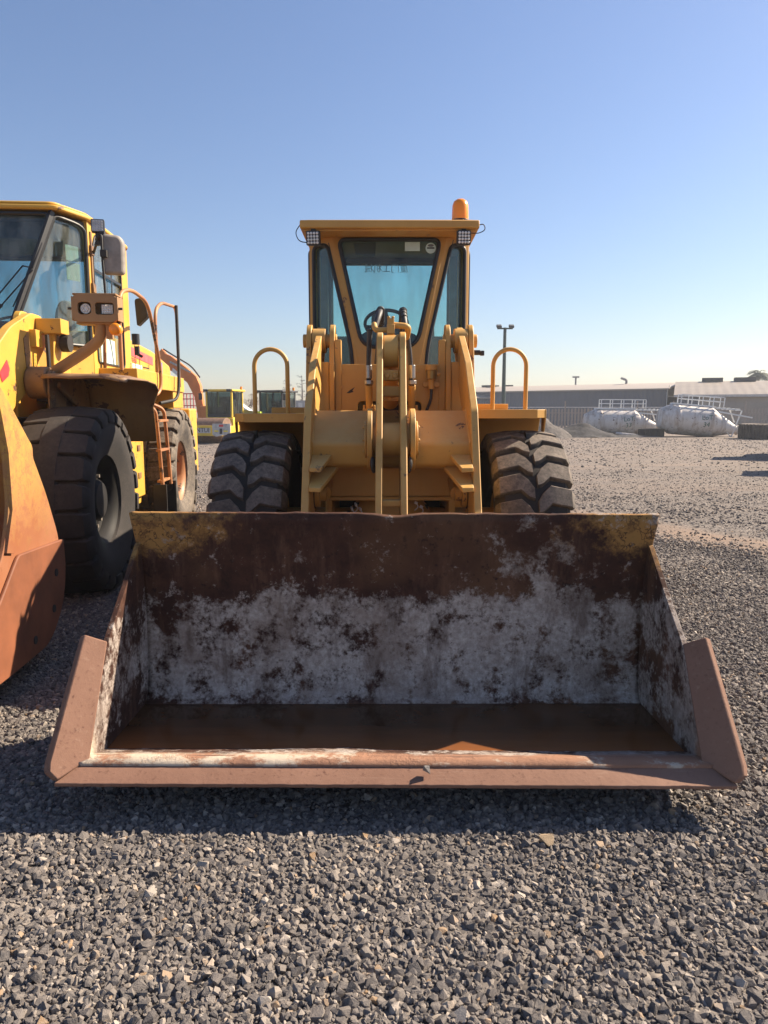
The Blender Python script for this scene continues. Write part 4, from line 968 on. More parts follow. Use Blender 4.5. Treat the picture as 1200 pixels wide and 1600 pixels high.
b = B(); b.mm((-.55, .62, 1.95), (.30, .95, 2.62)); b.mm((-.60, .60, 2.62), (.33, .98, 2.66)); b.build('dashboard', 'dkgrey', lc, bevel=.02)
swc = V(.05, 1.35, 2.72)
b = B(); e2 = V(0, .85, .45).normalized(); b.tube([swc + (V(1, 0, 0) * math.cos(a) + e2 * math.sin(a)) * .21 for a in np.linspace(0, 6.283, 29)[:-1]], .016, 8, closed=True); b.bar(swc + V(-.2, 0, 0), swc + V(.2, 0, 0), .03, .015); b.cyl(swc, swc + V(0, -.2, -.5), .03); b.build('steering_wheel', 'black', lc)
fr_ = lfc(1)
for pl, mt in (([(.80, 3.34), (.80, 3.50), (.885, 3.50), (.885, 3.34)], 'paper'), ([(.80, 3.14), (.80, 3.325), (.89, 3.325), (.89, 3.14)], 'paper')):
    b = B(); b.prism(pl, fr_, .008, .011); b.build('sticker', mt, lc)
b = B(); b.prism(roundpoly([(.70, 2.60), (.69, 2.68), (.76, 2.70), (.79, 2.62), (.75, 2.58)], .03, 3), fr_, -.003, -.001); b.build('red_sticker', 'redmark', lc)
# wiper
b = B(); b.tube([lws(.66, 3.45, -.02), lws(.60, 3.18, -.035), lws(.50, 3.20, -.04)], .008, 6); b.tube([lws(.50, 3.20, -.04), lws(.15, 2.70, -.03)], .008, 6); b.tube([lws(.60, 3.16, -.035), lws(.20, 2.62, -.03)], .008, 6); b.tube([lws(.55, 3.10, -.03), lws(.44, 2.78, -.03)], .007, 6); b.bar(lws(.33, 2.80, -.025), lws(.08, 2.50, -.025), .02, .03); b.build('wiper', 'black', lc)
# rotating lamp foot, work lamp and mirror
b = B(); b.lathe([(0, .12), (.02, .12), (.035, .06), (.07, .055), (.075, 0)], (.80, 1.55, 3.885), (0, 0, 1), 20); b.build('beacon_foot', 'black', lc)
b = B(); b.cyl((-.02, .95, 3.88), (-.02, .95, 3.91), .025, n=10); b.build('aerial_foot', 'black', lc)
def lamp_left(c, size, rz):
    l = part('work_lamp', lp, c); l.rotation_euler = (R(-4), 0, rz); h = size / 2
    b = B(); b.prism(roundpoly([(-h, -h), (-h, h), (h, h), (h, -h)], h * .2, 4), lambda u, v, t: (u, t, v), 0, .06); b.mm((-.03, .02, -h - .05), (.03, .05, -h)); b.build('housing', 'black', l, bevel=.003)
    b = B(); b.prism(roundpoly([(-h * .86, -h * .86), (-h * .86, h * .86), (h * .86, h * .86), (h * .86, -h * .86)], h * .15, 4), lambda u, v, t: (u, t, v), -.004, 0); [b.ball((-h * .6 + i * h * .4, -.004, -h * .6 + j * h * .4), h * .14, 5, (1, .4, 1)) for i in range(4) for j in range(4)]; b.build('lens', 'alu', l)
lamp_left((1.13, 1.02, 3.70), .135, R(10))
mr_ = part('wing_mirror', lp)
b = B(); mp = roundpoly([(-.03, .05), (-.02, .47), (.17, .46), (.21, .39), (.20, .06)], .05, 4)
b.prism(mp, lambda u, v, t: (1.20 + u * .92, .95 + t + u * .28, 3.14 + v), 0, .10); b.build('shell', plain('weathered_grey_plastic', (.27, .24, .21), .6, var=.3), mr_, bevel=.03, seg=3)
b = B(); b.prism([(u * .86 + .015, v * .9 + .025) for u, v in mp], lambda u, v, t: (1.20 + u * .92, 1.05 + t + u * .28, 3.14 + v), 0, .004); b.build('mirror_glass', plain('mirror_glass', (.7, .7, .7), .05, 1.), mr_)
b = B(); b.tube(fil([(.97, 1.35, 3.48), (1.10, 1.05, 3.52), (1.19, .93, 3.60), (1.19, .93, 3.30), (1.20, .95, 2.86), (1.10, 1.05, 2.76), (.97, 1.36, 2.74)], .05), .014, 8); b.mm((1.175, .90, 3.36), (1.24, .99, 3.43)); b.prism([(1.09, 3.50), (1.15, 3.64), (1.20, 3.64), (1.20, 3.50)], lambda u, v, t: (u, 1.0 + t, v), 0, .06); b.build('mirror_arm', 'dark', mr_)
b = B(); b.prism(roundpoly([(1.02, 2.86), (1.0, 3.22), (1.13, 3.24), (1.17, 3.0)], .04, 3), lambda u, v, t: (u, 2.85 + t, v), 0, .12); b.build('air_intake', 'black', lp, bevel=.02)
b = B(); b.cyl((1.32, 1.6, 2.52), (1.32, 1.6, 2.64), .045, n=14); b.box((1.33, 1.6, 2.45), (.05, .05, .1)); b.box((1.35, 1.62, 2.40), (.08, .05, .03), (0, .5, .3)); b.build('rear_lamp', 'black', lp)
# platform, tank side, steps
b = B(); b.mm((.90, 1.38, 2.03), (1.38, 3.98, 2.24)); b.build('platform', 'lemon', lp, bevel=.01)
b = B(); b.mm((.92, 1.45, 1.83), (1.36, 1.80, 2.03)); b.mm((1.0, 3.3, 1.80), (1.36, 3.97, 2.03)); b.build('platform_box', 'lemon', lp, bevel=.008)
b = B(); b.mm((.80, 1.25, .62), (1.20, 2.02, 1.83)); b.mm((1.20, 1.27, .62), (1.27, 1.55, 1.83)); b.mm((1.20, 1.58, .72), (1.25, 2.0, 1.80)); b.build('fuel_tank', 'lemon', lp, bevel=.012)
b = B(); [b.mm((1.248, 1.70, z), (1.262, 1.82, z + .07)) for z in (.95, 1.28, 1.55)]; b.build('step_bracket', 'lemon_rust', lp, bevel=.003)
b = B(); b.mm((.5, 1.25, .6), (1.0, 1.6, 2.0)); b.build('articulation', 'dark', lp)
ld = part('ladder', lp)
for yy in (2.06, 2.52):
    b = B(); b.tube(fil([(1.28, yy - .10, 1.84), (1.40, yy, 1.78), (1.42, yy + .06, 1.2), (1.44, yy + .05, .80)], .12), .024, 10); b.build('rail', 'red_oxide', ld)
for z in (.86, 1.25, 1.62):
    b = B(); b.mm((1.38, 2.08, z), (1.44, 2.58, z + .03)); b.build('rung', 'red_oxide', ld, bevel=.003)
b = B(); b.mm((1.33, 2.05, .30), (1.345, 2.62, .84)); b.mm((1.33, 2.05, .30), (1.50, 2.07, .84)); b.mm((1.33, 2.60, .30), (1.50, 2.62, .84)); b.build('step_box', 'dark', ld, bevel=.003)
# handrails
def rail(pts, mat, r=.022, f=.16):
    b = B(); b.tube(fil(pts, f, 8), r, 12); b.build('handrail', mat, lp)
rail([(1.30, 1.05, 2.2), (1.30, 1.05, 3.02), (1.33, 1.45, 3.12), (1.37, 2.05, 3.06), (1.42, 2.35, 2.30), (1.42, 2.32, 1.98), (1.30, 1.85, 1.90)], 'red_oxide', f=.22)
rail([(1.36, 2.42, 2.2), (1.36, 2.42, 3.02), (1.37, 2.75, 3.16), (1.38, 3.62, 3.22), (1.38, 3.66, 2.1)], 'red_oxide')
rail([(1.42, 3.44, 3.22), (1.44, 3.36, 2.30), (1.44, 3.25, 1.92), (1.30, 2.75, 1.86)], 'dark')
rail([(.98, 1.50, 2.10), (1.0, 1.50, 2.6)], 'red_oxide', .02)
# engine hood with stickers
lh = part('engine_hood', lp)
b = B(); b.prism(roundpoly([(2.55, 1.2), (2.55, 2.74), (4.2, 2.66), (5.4, 2.5), (5.6, 1.2)], .08, 4), lambda u, v, t: (t, u, v), -.88, .88); b.build('hood_shell', 'lemon', lh, bevel=.03)
b = B(); b.mm((.40, 1.50, 1.9), (.93, 2.54, 2.66)); b.build('side_cover', 'lemon', lh, bevel=.02)
def decal(y0, z0, y1, z1, mat, name, x=.882, skew=0.):
    b = B(); b.prism([(y0, z0), (y1, z0 - skew), (y1, z1 - skew), (y0, z1)], lambda u, v, t: (x + t, u, v), 0, .004); return b.build(name, mat, lh)
decal(2.95, 2.50, 4.2, 2.62, 'pinkmark', 'red_stripe', skew=.06)
decal(2.72, 2.05, 3.02, 2.42, 'concrete', 'grey_decal')
text_mesh('0', .30, 'decal_letter', 'white', lh, frame((.890, 2.82, 2.30), (0, 1, 0), (0, 0, 1)), .001)
text_mesh('Komatsu', .12, 'decal_letter', 'pinkmark', lh, frame((.890, 3.05, 2.46), (0, 1, -.04), (0, 0, 1)), .001)
decal(3.05, 2.05, 3.55, 2.40, 'sticker', 'pale_poster'); decal(1.56, 2.12, 2.10, 2.60, 'sticker', 'pale_poster', x=.934)
for k in range(4): decal(1.72, 2.16 + .045 * k, 2.05, 2.168 + .045 * k, 'grey', 'poster_print', x=.939)
for k in range(3): decal(3.12, 2.10 + .05 * k, 3.45, 2.11 + .05 * k, 'grey', 'poster_print', x=.888)
b = B(); [b.mm((.88, 3.62 + .075 * i, 2.05 + .04 * j), (.887, 3.66 + .075 * i, 2.07 + .04 * j)) for i in range(5) for j in range(9)]; v_ = b.build('vent_slots', 'ink', lh); v_['kind'] = 'stuff'
b = B(); [b.mm((.93, 2.28, 2.08 + .03 * j), (.937, 2.42, 2.092 + .03 * j)) for j in range(16)]; v_ = b.build('vent_slots', 'ink', lh); v_['kind'] = 'stuff'
decal(4.35, 2.35, 4.8, 2.52, 'bluemark', 'blue_decal'); 
b = B(); b.mm((-1.2, 5.3, .7), (1.2, 5.9, 1.8)); b.mm((-.6, 1.5, .7), (.6, 5.5, 1.4)); b.cyl((-1, 3.45, .9), (1, 3.45, .9), .2); b.build('rear_frame', 'lemon', lp, bevel=.03)
b = B(); b.cyl((.5, 3.0, 2.6), (.5, 3.0, 3.0), .07); b.cyl((.4, 4.1, 2.6), (.4, 4.1, 2.78), .02); b.build('exhaust', 'dark', lp)
for s in (-1, 1):
    wheel(lp, (s * 1.14, 0, .90), s, .90, .66, .42, 22, 'slot', 'tyre_dark', 'rim_black', deep=.09)
    wheel(lp, (s * 1.14, 3.45, .90), s, .90, .66, .42, 22, 'bar', 'tyre_pale', 'red_oxide', deep=.20, spin=R(5))

# ------------------------------------------------------------------ loose crushed stone (uncountable)
def stones(name, pts, scl, rot, nvar, seed):
    me = bpy.data.meshes.new(name); me.vertices.add(len(pts)); me.vertices.foreach_set('co', pts.astype(np.float32).ravel())
    for nm, arr in (('sc', scl), ('ro', rot)):
        at = me.attributes.new(nm, 'FLOAT_VECTOR', 'POINT'); at.data.foreach_set('vector', arr.astype(np.float32).ravel())
    o = bpy.data.objects.new(name, me); COL.objects.link(o); me.materials.append(M['stone'])
    ng = bpy.data.node_groups.new(name, 'GeometryNodeTree')
    ng.interface.new_socket('Geometry', in_out='INPUT', socket_type='NodeSocketGeometry'); ng.interface.new_socket('Geometry', in_out='OUTPUT', socket_type='NodeSocketGeometry')
    N = ng.nodes.new; Lk = ng.links.new
    gi = N('NodeGroupInput'); go = N('NodeGroupOutput'); g2i = N('GeometryNodeGeometryToInstance')
    for k in range(nvar):
        rv = N('FunctionNodeRandomValue'); rv.data_type = 'FLOAT_VECTOR'; rv.inputs[0].default_value = (-1, -1, -1); rv.inputs[1].default_value = (1, 1, 1); rv.inputs['Seed'].default_value = seed + k * 17
        pn = N('GeometryNodePoints'); pn.inputs[0].default_value = 13 + (k * 5) % 9
        nm = N('ShaderNodeVectorMath'); nm.operation = 'NORMALIZE'; Lk(rv.outputs[0], nm.inputs[0])
        mxv = N('ShaderNodeMix'); mxv.data_type = 'VECTOR'; mxv.inputs[0].default_value = .35; Lk(nm.outputs[0], mxv.inputs[4]); Lk(rv.outputs[0], mxv.inputs[5]); Lk(mxv.outputs[1], pn.inputs[1])
        ch = N('GeometryNodeConvexHull'); Lk(pn.outputs[0], ch.inputs[0])
        ss = N('GeometryNodeSetShadeSmooth'); ss.inputs['Shade Smooth'].default_value = False; Lk(ch.outputs[0], ss.inputs[0])
        sm = N('GeometryNodeSetMaterial'); sm.inputs['Material'].default_value = M['stone']; Lk(ss.outputs[0], sm.inputs[0]); Lk(sm.outputs[0], g2i.inputs[0])
    iop = N('GeometryNodeInstanceOnPoints'); Lk(gi.outputs[0], iop.inputs['Points']); Lk(g2i.outputs[0], iop.inputs['Instance']); iop.inputs['Pick Instance'].default_value = True
    ri = N('FunctionNodeRandomValue'); ri.data_type = 'INT'; ri.inputs[4].default_value = 0; ri.inputs[5].default_value = nvar - 1; ri.inputs['Seed'].default_value = seed
    Lk(ri.outputs[2], iop.inputs['Instance Index'])
    for nm, sk in (('sc', 'Scale'), ('ro', 'Rotation')):
        na = N('GeometryNodeInputNamedAttribute'); na.data_type = 'FLOAT_VECTOR'; na.inputs[0].default_value = nm; Lk(na.outputs[0], iop.inputs[sk])
    Lk(iop.outputs[0], go.inputs[0])
    md = o.modifiers.new('scatter', 'NODES'); md.node_group = ng
    o['kind'] = 'stuff'
    return o
def scatter(y0, y1, dens, size, sig, lift, thin=None, grow=0.):
    wmax = .56 * y1 + 2.0; n = int(dens * 2 * wmax * (y1 - y0))
    x = rng.uniform(-wmax, wmax, n); y = rng.uniform(y0, y1, n)
    k = np.abs(x) < .56 * y + 2.0
    if thin is not None: k &= rng.uniform(0, 1, n) < thin(x, y)
    x, y = x[k], y[k]; n = len(x)
    s = np.clip(size * np.exp(rng.normal(0, sig, n)), size * .4, size * 2.4) * (1 + grow * (y - y0))
    sc = s[:, None] * rng.uniform(.65, 1.25, (n, 3))
    und = .005 * np.sin(x * 2.3 + 1.7 * np.sin(y * 1.9)) * np.sin(y * 2.9 + np.sin(x * 3.1))
    z = -.003 + und + rng.uniform(-.4, 1.0, n) * lift - s * .1
    return np.stack([x, y, z], 1), sc, rng.uniform(0, 6.283, (n, 3))
def thin_mid(x, y):
    band = np.abs(y + .5 * np.sin(x * .9) - (17.2 - 1.6 * x))
    return np.clip((band - .5) / 1.3, .12, 1) * np.clip(1.2 - (y - 7) / 10, .20, 1) * np.clip(1.0 - .16 * (x - 2.2), .45, 1)
P = [scatter(1.3, 6.6, 8000, .0103, .42, .011), scatter(6.6, 10.5, 2600, .0125, .36, .008, thin_mid), scatter(10.5, 22, 900, .0145, .42, .006, thin_mid), scatter(22, 48, 14, .026, .4, .008)]
stones('gravel', *[np.concatenate(q) for q in zip(*P)], 14, 3)

# ------------------------------------------------------------------ background, right
def blade(b, p, d, up, w, L, droop, n=5):
    p = Vector(p); d = Vector(d).normalized(); sd = d.cross(Vector(up)).normalized()
    prev = None
    for i in range(n + 1):
        t = i / n; q = p + d * L * t + Vector((0, 0, -droop * L * t * t)); ww = w * (1 - t * .85)
        cur = (b.v(q - sd * ww), b.v(q + sd * ww))
        if prev: b.f([prev[0], prev[1], cur[1], cur[0]])
        prev = cur
# long blue-grey shed
shd = thing('storage_shed', 'long blue-grey sheet-metal shed with pale roof and white gable trim behind the fence', 'shed', (33.2, 86, 0))
dx = V(-.80, .60, 0); dyv = V(.60, .80, 0)
def sl(a, c, z): return dx * a + dyv * c + V(0, 0, z)
Ls, Ws, He, Hr = 44, 10, 4.35, 5.05
b = B()
b.prism([(0, 0), (Ls, 0), (Ls, He), (0, He)], lambda u, v, t: sl(u, t, v), 0, .15); b.build('side_wall', 'shed_wall', shd)
b = B(); b.prism([(0, 0), (Ws, 0), (Ws, He), (Ws / 2, Hr), (0, He)], lambda u, v, t: sl(t, u, v), .02, .15); b.build('gable_wall', 'shed_wall', shd)
b = B()
b.prism([(-.25, He - .05), (Ws / 2, Hr + .05), (Ws + .25, He - .05), (Ws + .25, He + .1), (Ws / 2, Hr + .22), (-.25, He + .1)], lambda u, v, t: sl(t, u, v), -.3, Ls); b.build('roof', 'shed_roof', shd)
b = B(); b.mm((0, 0, 0), (.01, .01, .01)); b.prism([(-.06, 0), (.25, 0), (.25, He), (-.06, He)], lambda u, v, t: sl(-t, u, v), .0, .06); b.prism([(0, He - .9), (Ws, He - .9), (Ws, He - .75), (0, He - .75)], lambda u, v, t: sl(-t, u, v), 0., .05); b.prism([(.9, He + .05), (1.25, He + .05), (1.25, He + .5), (.9, He + .5)], lambda u, v, t: sl(-t, u, v), 0., .05); b.build('gable_trim', 'white', shd)
for k, a in enumerate((4, 11, 18, 25, 32)):
    b = B(); b.prism([(a, Ws / 2 - .6), (a + 2.2, Ws / 2 - .6), (a + 2.2, Ws / 2 + .6), (a, Ws / 2 + .6)], lambda u, v, t: sl(u, v, Hr + .2 + t), 0, .25)
    if k > 2: b.build('roof_vent', 'dkgrey', shd)
    else: b.bm.free()
b = B(); b.tube(fil([sl(6.5, 5, Hr), sl(6.5, 5, Hr + .7), sl(7.2, 5, Hr + .95)], .2), .16, 8); b.build('roof_cowl', 'concrete', shd)
# beige warehouse on the right
wh = thing('warehouse', 'beige warehouse with ribbed roof and three dark ridge vents behind the white tanks', 'warehouse', (30.4, 76, 0), R(-22))
b = B(); b.mm((0, 0, 0), (46, .2, 3.35)); b.mm((0, .2, 0), (.2, 24, 3.35)); b.build('wall', 'beige_wall', wh)
b = B(); b.prism([(-.3, 3.28), (12, 5.1), (24.3, 3.28), (24.3, 3.42), (12, 5.24), (-.3, 3.42)], lambda u, v, t: (t, u, v), -.3, 46.3); b.build('roof', 'beige_roof', wh)
b = B(); b.mm((-.3, -.34, 3.22), (46.3, -.28, 3.46)); b.build('gutter', 'pale_steel', wh)
b = B(); b.mm((.05, -.03, 0), (2.2, -.004, 3.2)); b.build('blue_door_panel', 'shed_wall', wh)
for k, x in enumerate((2.6, 6.0, 10.2, 18)):
    b = B(); b.mm((x, 11.2, 5.12), (x + 2.2, 12.8, 5.62)); b.build('ridge_vent', 'dkgrey', wh)
# pale hall behind the cab's right side
hall = thing('hall', 'low pale-roofed hall peeping out between the loader cab and the right hand loop', 'hall', (17.2, 100, 0))
b = B(); b.mm((-8, 0, 0), (3.4, .2, 3.6)); b.mm((3.2, .2, 0), (3.4, 10, 3.6)); b.build('wall', 'shed_wall', hall)
b = B(); b.prism([(-.3, 3.5), (5, 5.0), (10.3, 3.5), (10.3, 3.65), (5, 5.15), (-.3, 3.65)], lambda u, v, t: (t, u, v), -8.3, 3.7); b.build('roof', 'shed_roof', hall)
b = B(); b.mm((-.2, 4.5, 5.1), (1.2, 5.5, 5.5)); b.build('roof_vent', 'dkgrey', hall)
# palisade fence
fn = thing('palisade_fence', 'long weathered steel palisade fence running behind the white tanks', 'fence', (22, 60, 0))
xs = np.arange(-16.0, 22, .27)
near = [x for x in xs]
pal_me = None
for i, x in enumerate(near):
    if pal_me is None:
        b = B(); b.prism([(-.085, .05), (.085, .05), (.085, 1.92), (.04, 2.02), (0, 1.96), (-.04, 2.02), (-.085, 1.92)], lambda u, v, t: (u, t + (-.02 if abs(u) < .05 else 0), v), 0, .012)
        po = b.build('pale', 'fence', fn); pal_me = po.data; po.location = (x, rng.uniform(-.01, .01), rng.uniform(-.03, .03))
    else:
        po = bpy.data.objects.new('pale', pal_me); COL.objects.link(po); po.parent = fn; po.location = (x, rng.uniform(-.01, .01), rng.uniform(-.04, .03)); po.rotation_euler = (0, rng.uniform(-.015, .015), 0)
b = B(); b.mm((-16, .03, .45), (22, .08, .52)); rl = b.build('rail', 'fence', fn)
b = B(); b.mm((-16, .03, 1.60), (22, .08, 1.67)); b.build('rail', 'fence', fn)
for x in np.arange(-16, 22.1, 2.97):
    b = B(); b.mm((x - .05, .09, 0), (x + .05, .17, 2.6 if int(x) % 2 else 2.1)); b.build('post', 'fence', fn)
b = B(); b.mm((-16, .10, 2.05), (1.5, .16, 2.13)); b.build('top_pipe', 'pale_steel', fn)
# lamp posts
lpst = thing('lamp_post', 'tall dark green floodlight post beside the loader cab, with twin lamp heads', 'lamp post', (10.2, 62.5, 0))
b = B(); b.tube([(0, 0, 0), (0, 0, 8.75)], .2, 10, radii=[.19, .13]); b.build('pole', 'post_green', lpst)
b = B(); b.mm((-.65, -.05, 8.62), (.65, .05, 8.74)); b.build('crossbar', 'post_green', lpst)
for s in (-1, 1):
    b = B(); b.box((s * .52, -.1, 8.85), (.42, .40, .2), (R(25), 0, 0)); b.build('floodlight', 'dkgrey', lpst, bevel=.03)
p2 = pix(898, 640, 120)
lp2 = thing('lamp_post', 'distant thin light post rising behind the roof of the blue-grey shed', 'lamp post', (p2.x, 120, 0))
b = B(); b.cyl((0, 0, 0), (0, 0, 7.3), .14, n=8); b.build('pole', 'concrete', lp2)
b = B(); b.mm((-.55, -.1, 7.2), (.55, .1, 7.45)); b.build('lamp_head', 'concrete', lp2)
p3 = pix(1161, 640, 112)
lp3 = thing('lamp_post', 'small light post beside the palm over the warehouse roof', 'lamp post', (p3.x, 112, 0))
b = B(); b.cyl((0, 0, 0), (0, 0, 6.7), .1, n=8); b.build('pole', 'concrete', lp3)
b = B(); b.box((-.25, 0, 6.65), (.7, .2, .3), (0, R(-20), 0)); b.build('lamp_head', 'concrete', lp3)
# palms behind the warehouse
def palm(px, Y, ztop, r, label):
    p = pix(px, 640, Y); t = thing('palm_tree', label, 'palm tree', (p.x, Y, 0), group='palms behind the warehouse')
    b = B(); b.tube([(0, 0, 0), (.1, 0, ztop * .5), (0, 0, ztop)], .3, 8, radii=[.4, .3, .26]); b.build('trunk', 'bark', t)
    b = B(); rr = random.Random(int(px))
    for k in range(26):
        a = rr.uniform(0, 6.283); e = rr.uniform(-.1, 1.1); d = V(math.cos(a) * math.cos(e), math.sin(a) * math.cos(e), math.sin(e)); L = r * rr.uniform(.8, 1.15)
        blade(b, (0, 0, ztop), d, (0, 0, 1) if abs(d.z) < .9 else (1, 0, 0), .07, L, .75)
        for j in range(12):
            tt = .2 + .8 * j / 12; q = V(0, 0, ztop) + d * L * tt + V(0, 0, -.75 * L * tt * tt)
            sd = d.cross(V(0, 0, 1)); sd.normalize()
            for s in (-1, 1): blade(b, q, sd * s + d * .6 + V(0, 0, -.5), d, .05, r * .30 * (1.1 - tt * .6), .3, 2)
    b.build('crown', 'leaf_palm', t, recalc=False)
palm(1181, 122, 7.7, 3.0, 'hazy palm tree standing behind the warehouse roof'); palm(1203, 124, 6.4, 2.4, 'lower palm crown cut by the right edge of the picture')
# white silo tanks lying on their side
def silo(px0, px1, Y, r, label, lot, tilt, rail_px, cone, yaw):
    p0 = pix(px0, 680, Y); p1 = pix(px1, 680, Y); L = p1.x - p0.x
    t = thing('silo_tank', label, 'tank', (p0.x, Y, 0), yaw, group='white tanks lying by the fence')
    ax = V(math.cos(tilt), 0, -math.sin(tilt)); upv = V(math.sin(tilt), 0, math.cos(tilt)); c0 = V(0, 0, r + L * math.sin(tilt) * .55)
    b = B(); e = .14 * L; cs = L * (1 - cone)
    prof = [(0, r * .55), (.02, r * .62), (e, r * .985), (e + .03, r), (e + .30, r), (e + .32, r * 1.012), (e + .36, r * 1.012), (e + .38, r)] + [(a, r * (1 + .001 * math.sin(a * 9))) for a in np.linspace(e + .5, cs - .1, 12)] + [(cs - .06, r * 1.015), (cs, r * 1.015), (L * .97, r * .30), (L, r * .28), (L + .04, r * .34), (L + .08, r * .34)]
    # the cone runs down to an outlet below the axis
    rings = []
    for a, rr in prof:
        drop = max(0, (a - cs) / max(L - cs, .01)) * r * .35
        rings.append([b.v(c0 + ax * a + upv * (math.sin(q) * rr - drop) + V(0, 1, 0) * math.cos(q) * rr) for q in np.linspace(0, 2 * math.pi, 41)[:-1]])
    b.rings(rings); b.build('shell', 'tank', t, ang=50)
    b = B(); b.prism([(0, 0), (cs - e + .1, 0), (cs - e + .1, .10), (0, .10)], lambda u, v, q: c0 + ax * (e + u) + upv * (r * .97 + v) + V(0, q, 0), -.35, .35); b.build('walkway', 'white', t)
    b = B(); b.prism([(0, 0), (L * .38, 0), (L * .38, .10), (0, .10)], lambda u, v, q: c0 + ax * (cs - .1 + u) + upv * (r * .90 + v) + V(0, q, 0), -.3, -.22)
    for k in range(7): b.prism([(0, 0), (.05, 0), (.05, .14), (0, .14)], lambda u, v, q, k=k: c0 + ax * (cs + L * .36 * k / 6 - .1 + u) + upv * (r * .90 + v) + V(0, q, 0), -.3, .3)
    b.bar(c0 + ax * (cs + L * .25) + upv * r * .9, c0 + ax * (L * .97) + upv * r * .12, .07, .07); b.bar(c0 + ax * (L * 1.02) + upv * r * .92 + V(0, -.3, 0), c0 + ax * L * .93 - upv * r * .88 + V(0, -.3, 0), .07, .07); b.bar(c0 + ax * (cs + .1) + upv * r * .75 + V(0, -.35, 0), c0 + ax * L * 1.16 + upv * r * .52 + V(0, -.35, 0), .09, .09); b.bar(c0 + ax * L * .86 - upv * r * .55 + V(0, -.4, 0), c0 + ax * L * .94 - upv * r * .98 + V(0, -.4, 0), .06, .06)
    b.build('support_frame', 'white', t)
    a0, a1 = (pix(rail_px[0], 640, Y).x - p0.x), (pix(rail_px[1], 640, Y).x - p0.x); zr = r * .97 + .1
    g = part('guard_rail', t)
    for k in range(5):
        a = a0 + (a1 - a0) * k / 4; b = B(); b.bar(c0 + ax * a + upv * zr + V(0, -.35, 0), c0 + ax * a + upv * (zr + .62) + V(0, -.35, 0), .055, .055); b.bar(c0 + ax * a + upv * zr + V(0, .35, 0), c0 + ax * a + upv * (zr + .62) + V(0, .35, 0), .05, .05); b.build('post', 'white', g)
    for z in (.33, .62):
        for yy in (-.35, .35):
            b = B(); b.bar(c0 + ax * a0 + upv * (zr + z) + V(0, yy, 0), c0 + ax * a1 + upv * (zr + z) + V(0, yy, 0), .05, .05); b.build('bar', 'white', g)
    for k, (tx, zz) in enumerate(lot):
        px_ = cs - .52; ang = R(14 - 26 * k); rad = r * 1.02
        o_ = c0 + ax * px_ + V(0, -math.cos(ang) * rad, 0) + upv * math.sin(ang) * rad
        text_mesh(tx, .46, 'lettering', 'green_ink', t, frame(o_, ax + upv * .1, upv * math.cos(ang) + V(0, math.sin(ang), 0)), .004)
    return t
silo(912, 1024, 54, .96, 'white rust-stained tank marked LOT 33, left one of the two lying tanks', [('LoT', 0), ('33', 0)], R(.5), (937, 1005), .34, R(-3))
silo(1028, 1148, 51.4, 1.06, 'larger white tank marked LOT 34, lying tilted to the right of the other', [('LoT', 0), ('34', 0)], R(5), (1058, 1124), .36, R(-2))
# scrap lying between the tanks
b = B(); b.tube([pix(962, 677, 52.5), pix(1003, 681, 52.0)], .10, 10); tag(b.build('pipe', 'pale_steel', None), 'pale pipe lying on the ground in front of the left tank', 'pipe')
def wtyre(px, Y, r, w, mat, label, cat='tyre', flat=True):
    p = pix(px, 680, Y); t = thing('tyre', label, cat, (p.x, Y, 0))
    b = B(); n = 44
    prof = [(0, r * .55), (0, r * .9), (w * .08, r), (w * .92, r), (w, r * .9), (w, r * .55), (w * .8, r * .52), (w * .2, r * .52)]
    b.lathe(prof + [prof[0]], (0, 0, 0), (0, 0, 1), n, False)
    b.build('carcass', mat, t)
    b = B()
    for k in range(n):
        a = 2 * math.pi * k / n; b.box((math.cos(a) * (r + .02), math.sin(a) * (r + .02), w * .5), (.08, .11, w * .92), (0, 0, a))
    o = b.build('tread_lug', mat, t); o['kind'] = 'stuff'
    return t
wtyre(1017, 51.5, .82, .55, 'tyre_dark', 'dark tyre lying flat between the two white tanks')
wtyre(1202, 47.0, 1.78, .98, 'tyre', 'huge ribbed tyre lying flat at the right edge beside the white tank')
# gravel heaps
def heap(px, Y, w, d, h, mat, label, seed):
    p = pix(px, 680, Y); b = B(); rows = []
    for i in range(41):
        r_ = []
        for j in range(31):
            u, v = i / 40 * 2 - 1, j / 30 * 2 - 1
            q = math.hypot(u, v); n_ = mnoise.fractal(V(u * 2.2 + seed, v * 2.2, seed), .9, 2, 5)
            z = h * max(0, 1 - q * (1 + .22 * n_)) ** 1.0 * (1 + .3 * n_) + .03 * mnoise.noise(V(u * 25, v * 25, seed)) - .04
            r_.append((u * w, v * d, z))
        rows.append(r_)
    b.grid(rows); o = b.build('gravel_heap', mat, None, ang=180, recalc=False); o.location = (p.x, Y, 0); return tag(o, label, 'gravel heap')
heap(848, 50, 2.3, 2.2, 1.45, 'pile', 'sunlit grey gravel heap just above the right front tyre', 1.3)
heap(905, 50.5, 3.0, 1.6, 1.0, 'pile_shade_dark', 'gravel heap with painted-in shade before the left end of the white tank', 4.1)
heap(985, 50.0, 3.2, .8, .22, 'pile_shade_dark', 'low spread of dark gravel at the foot of the left white tank', 7.7)

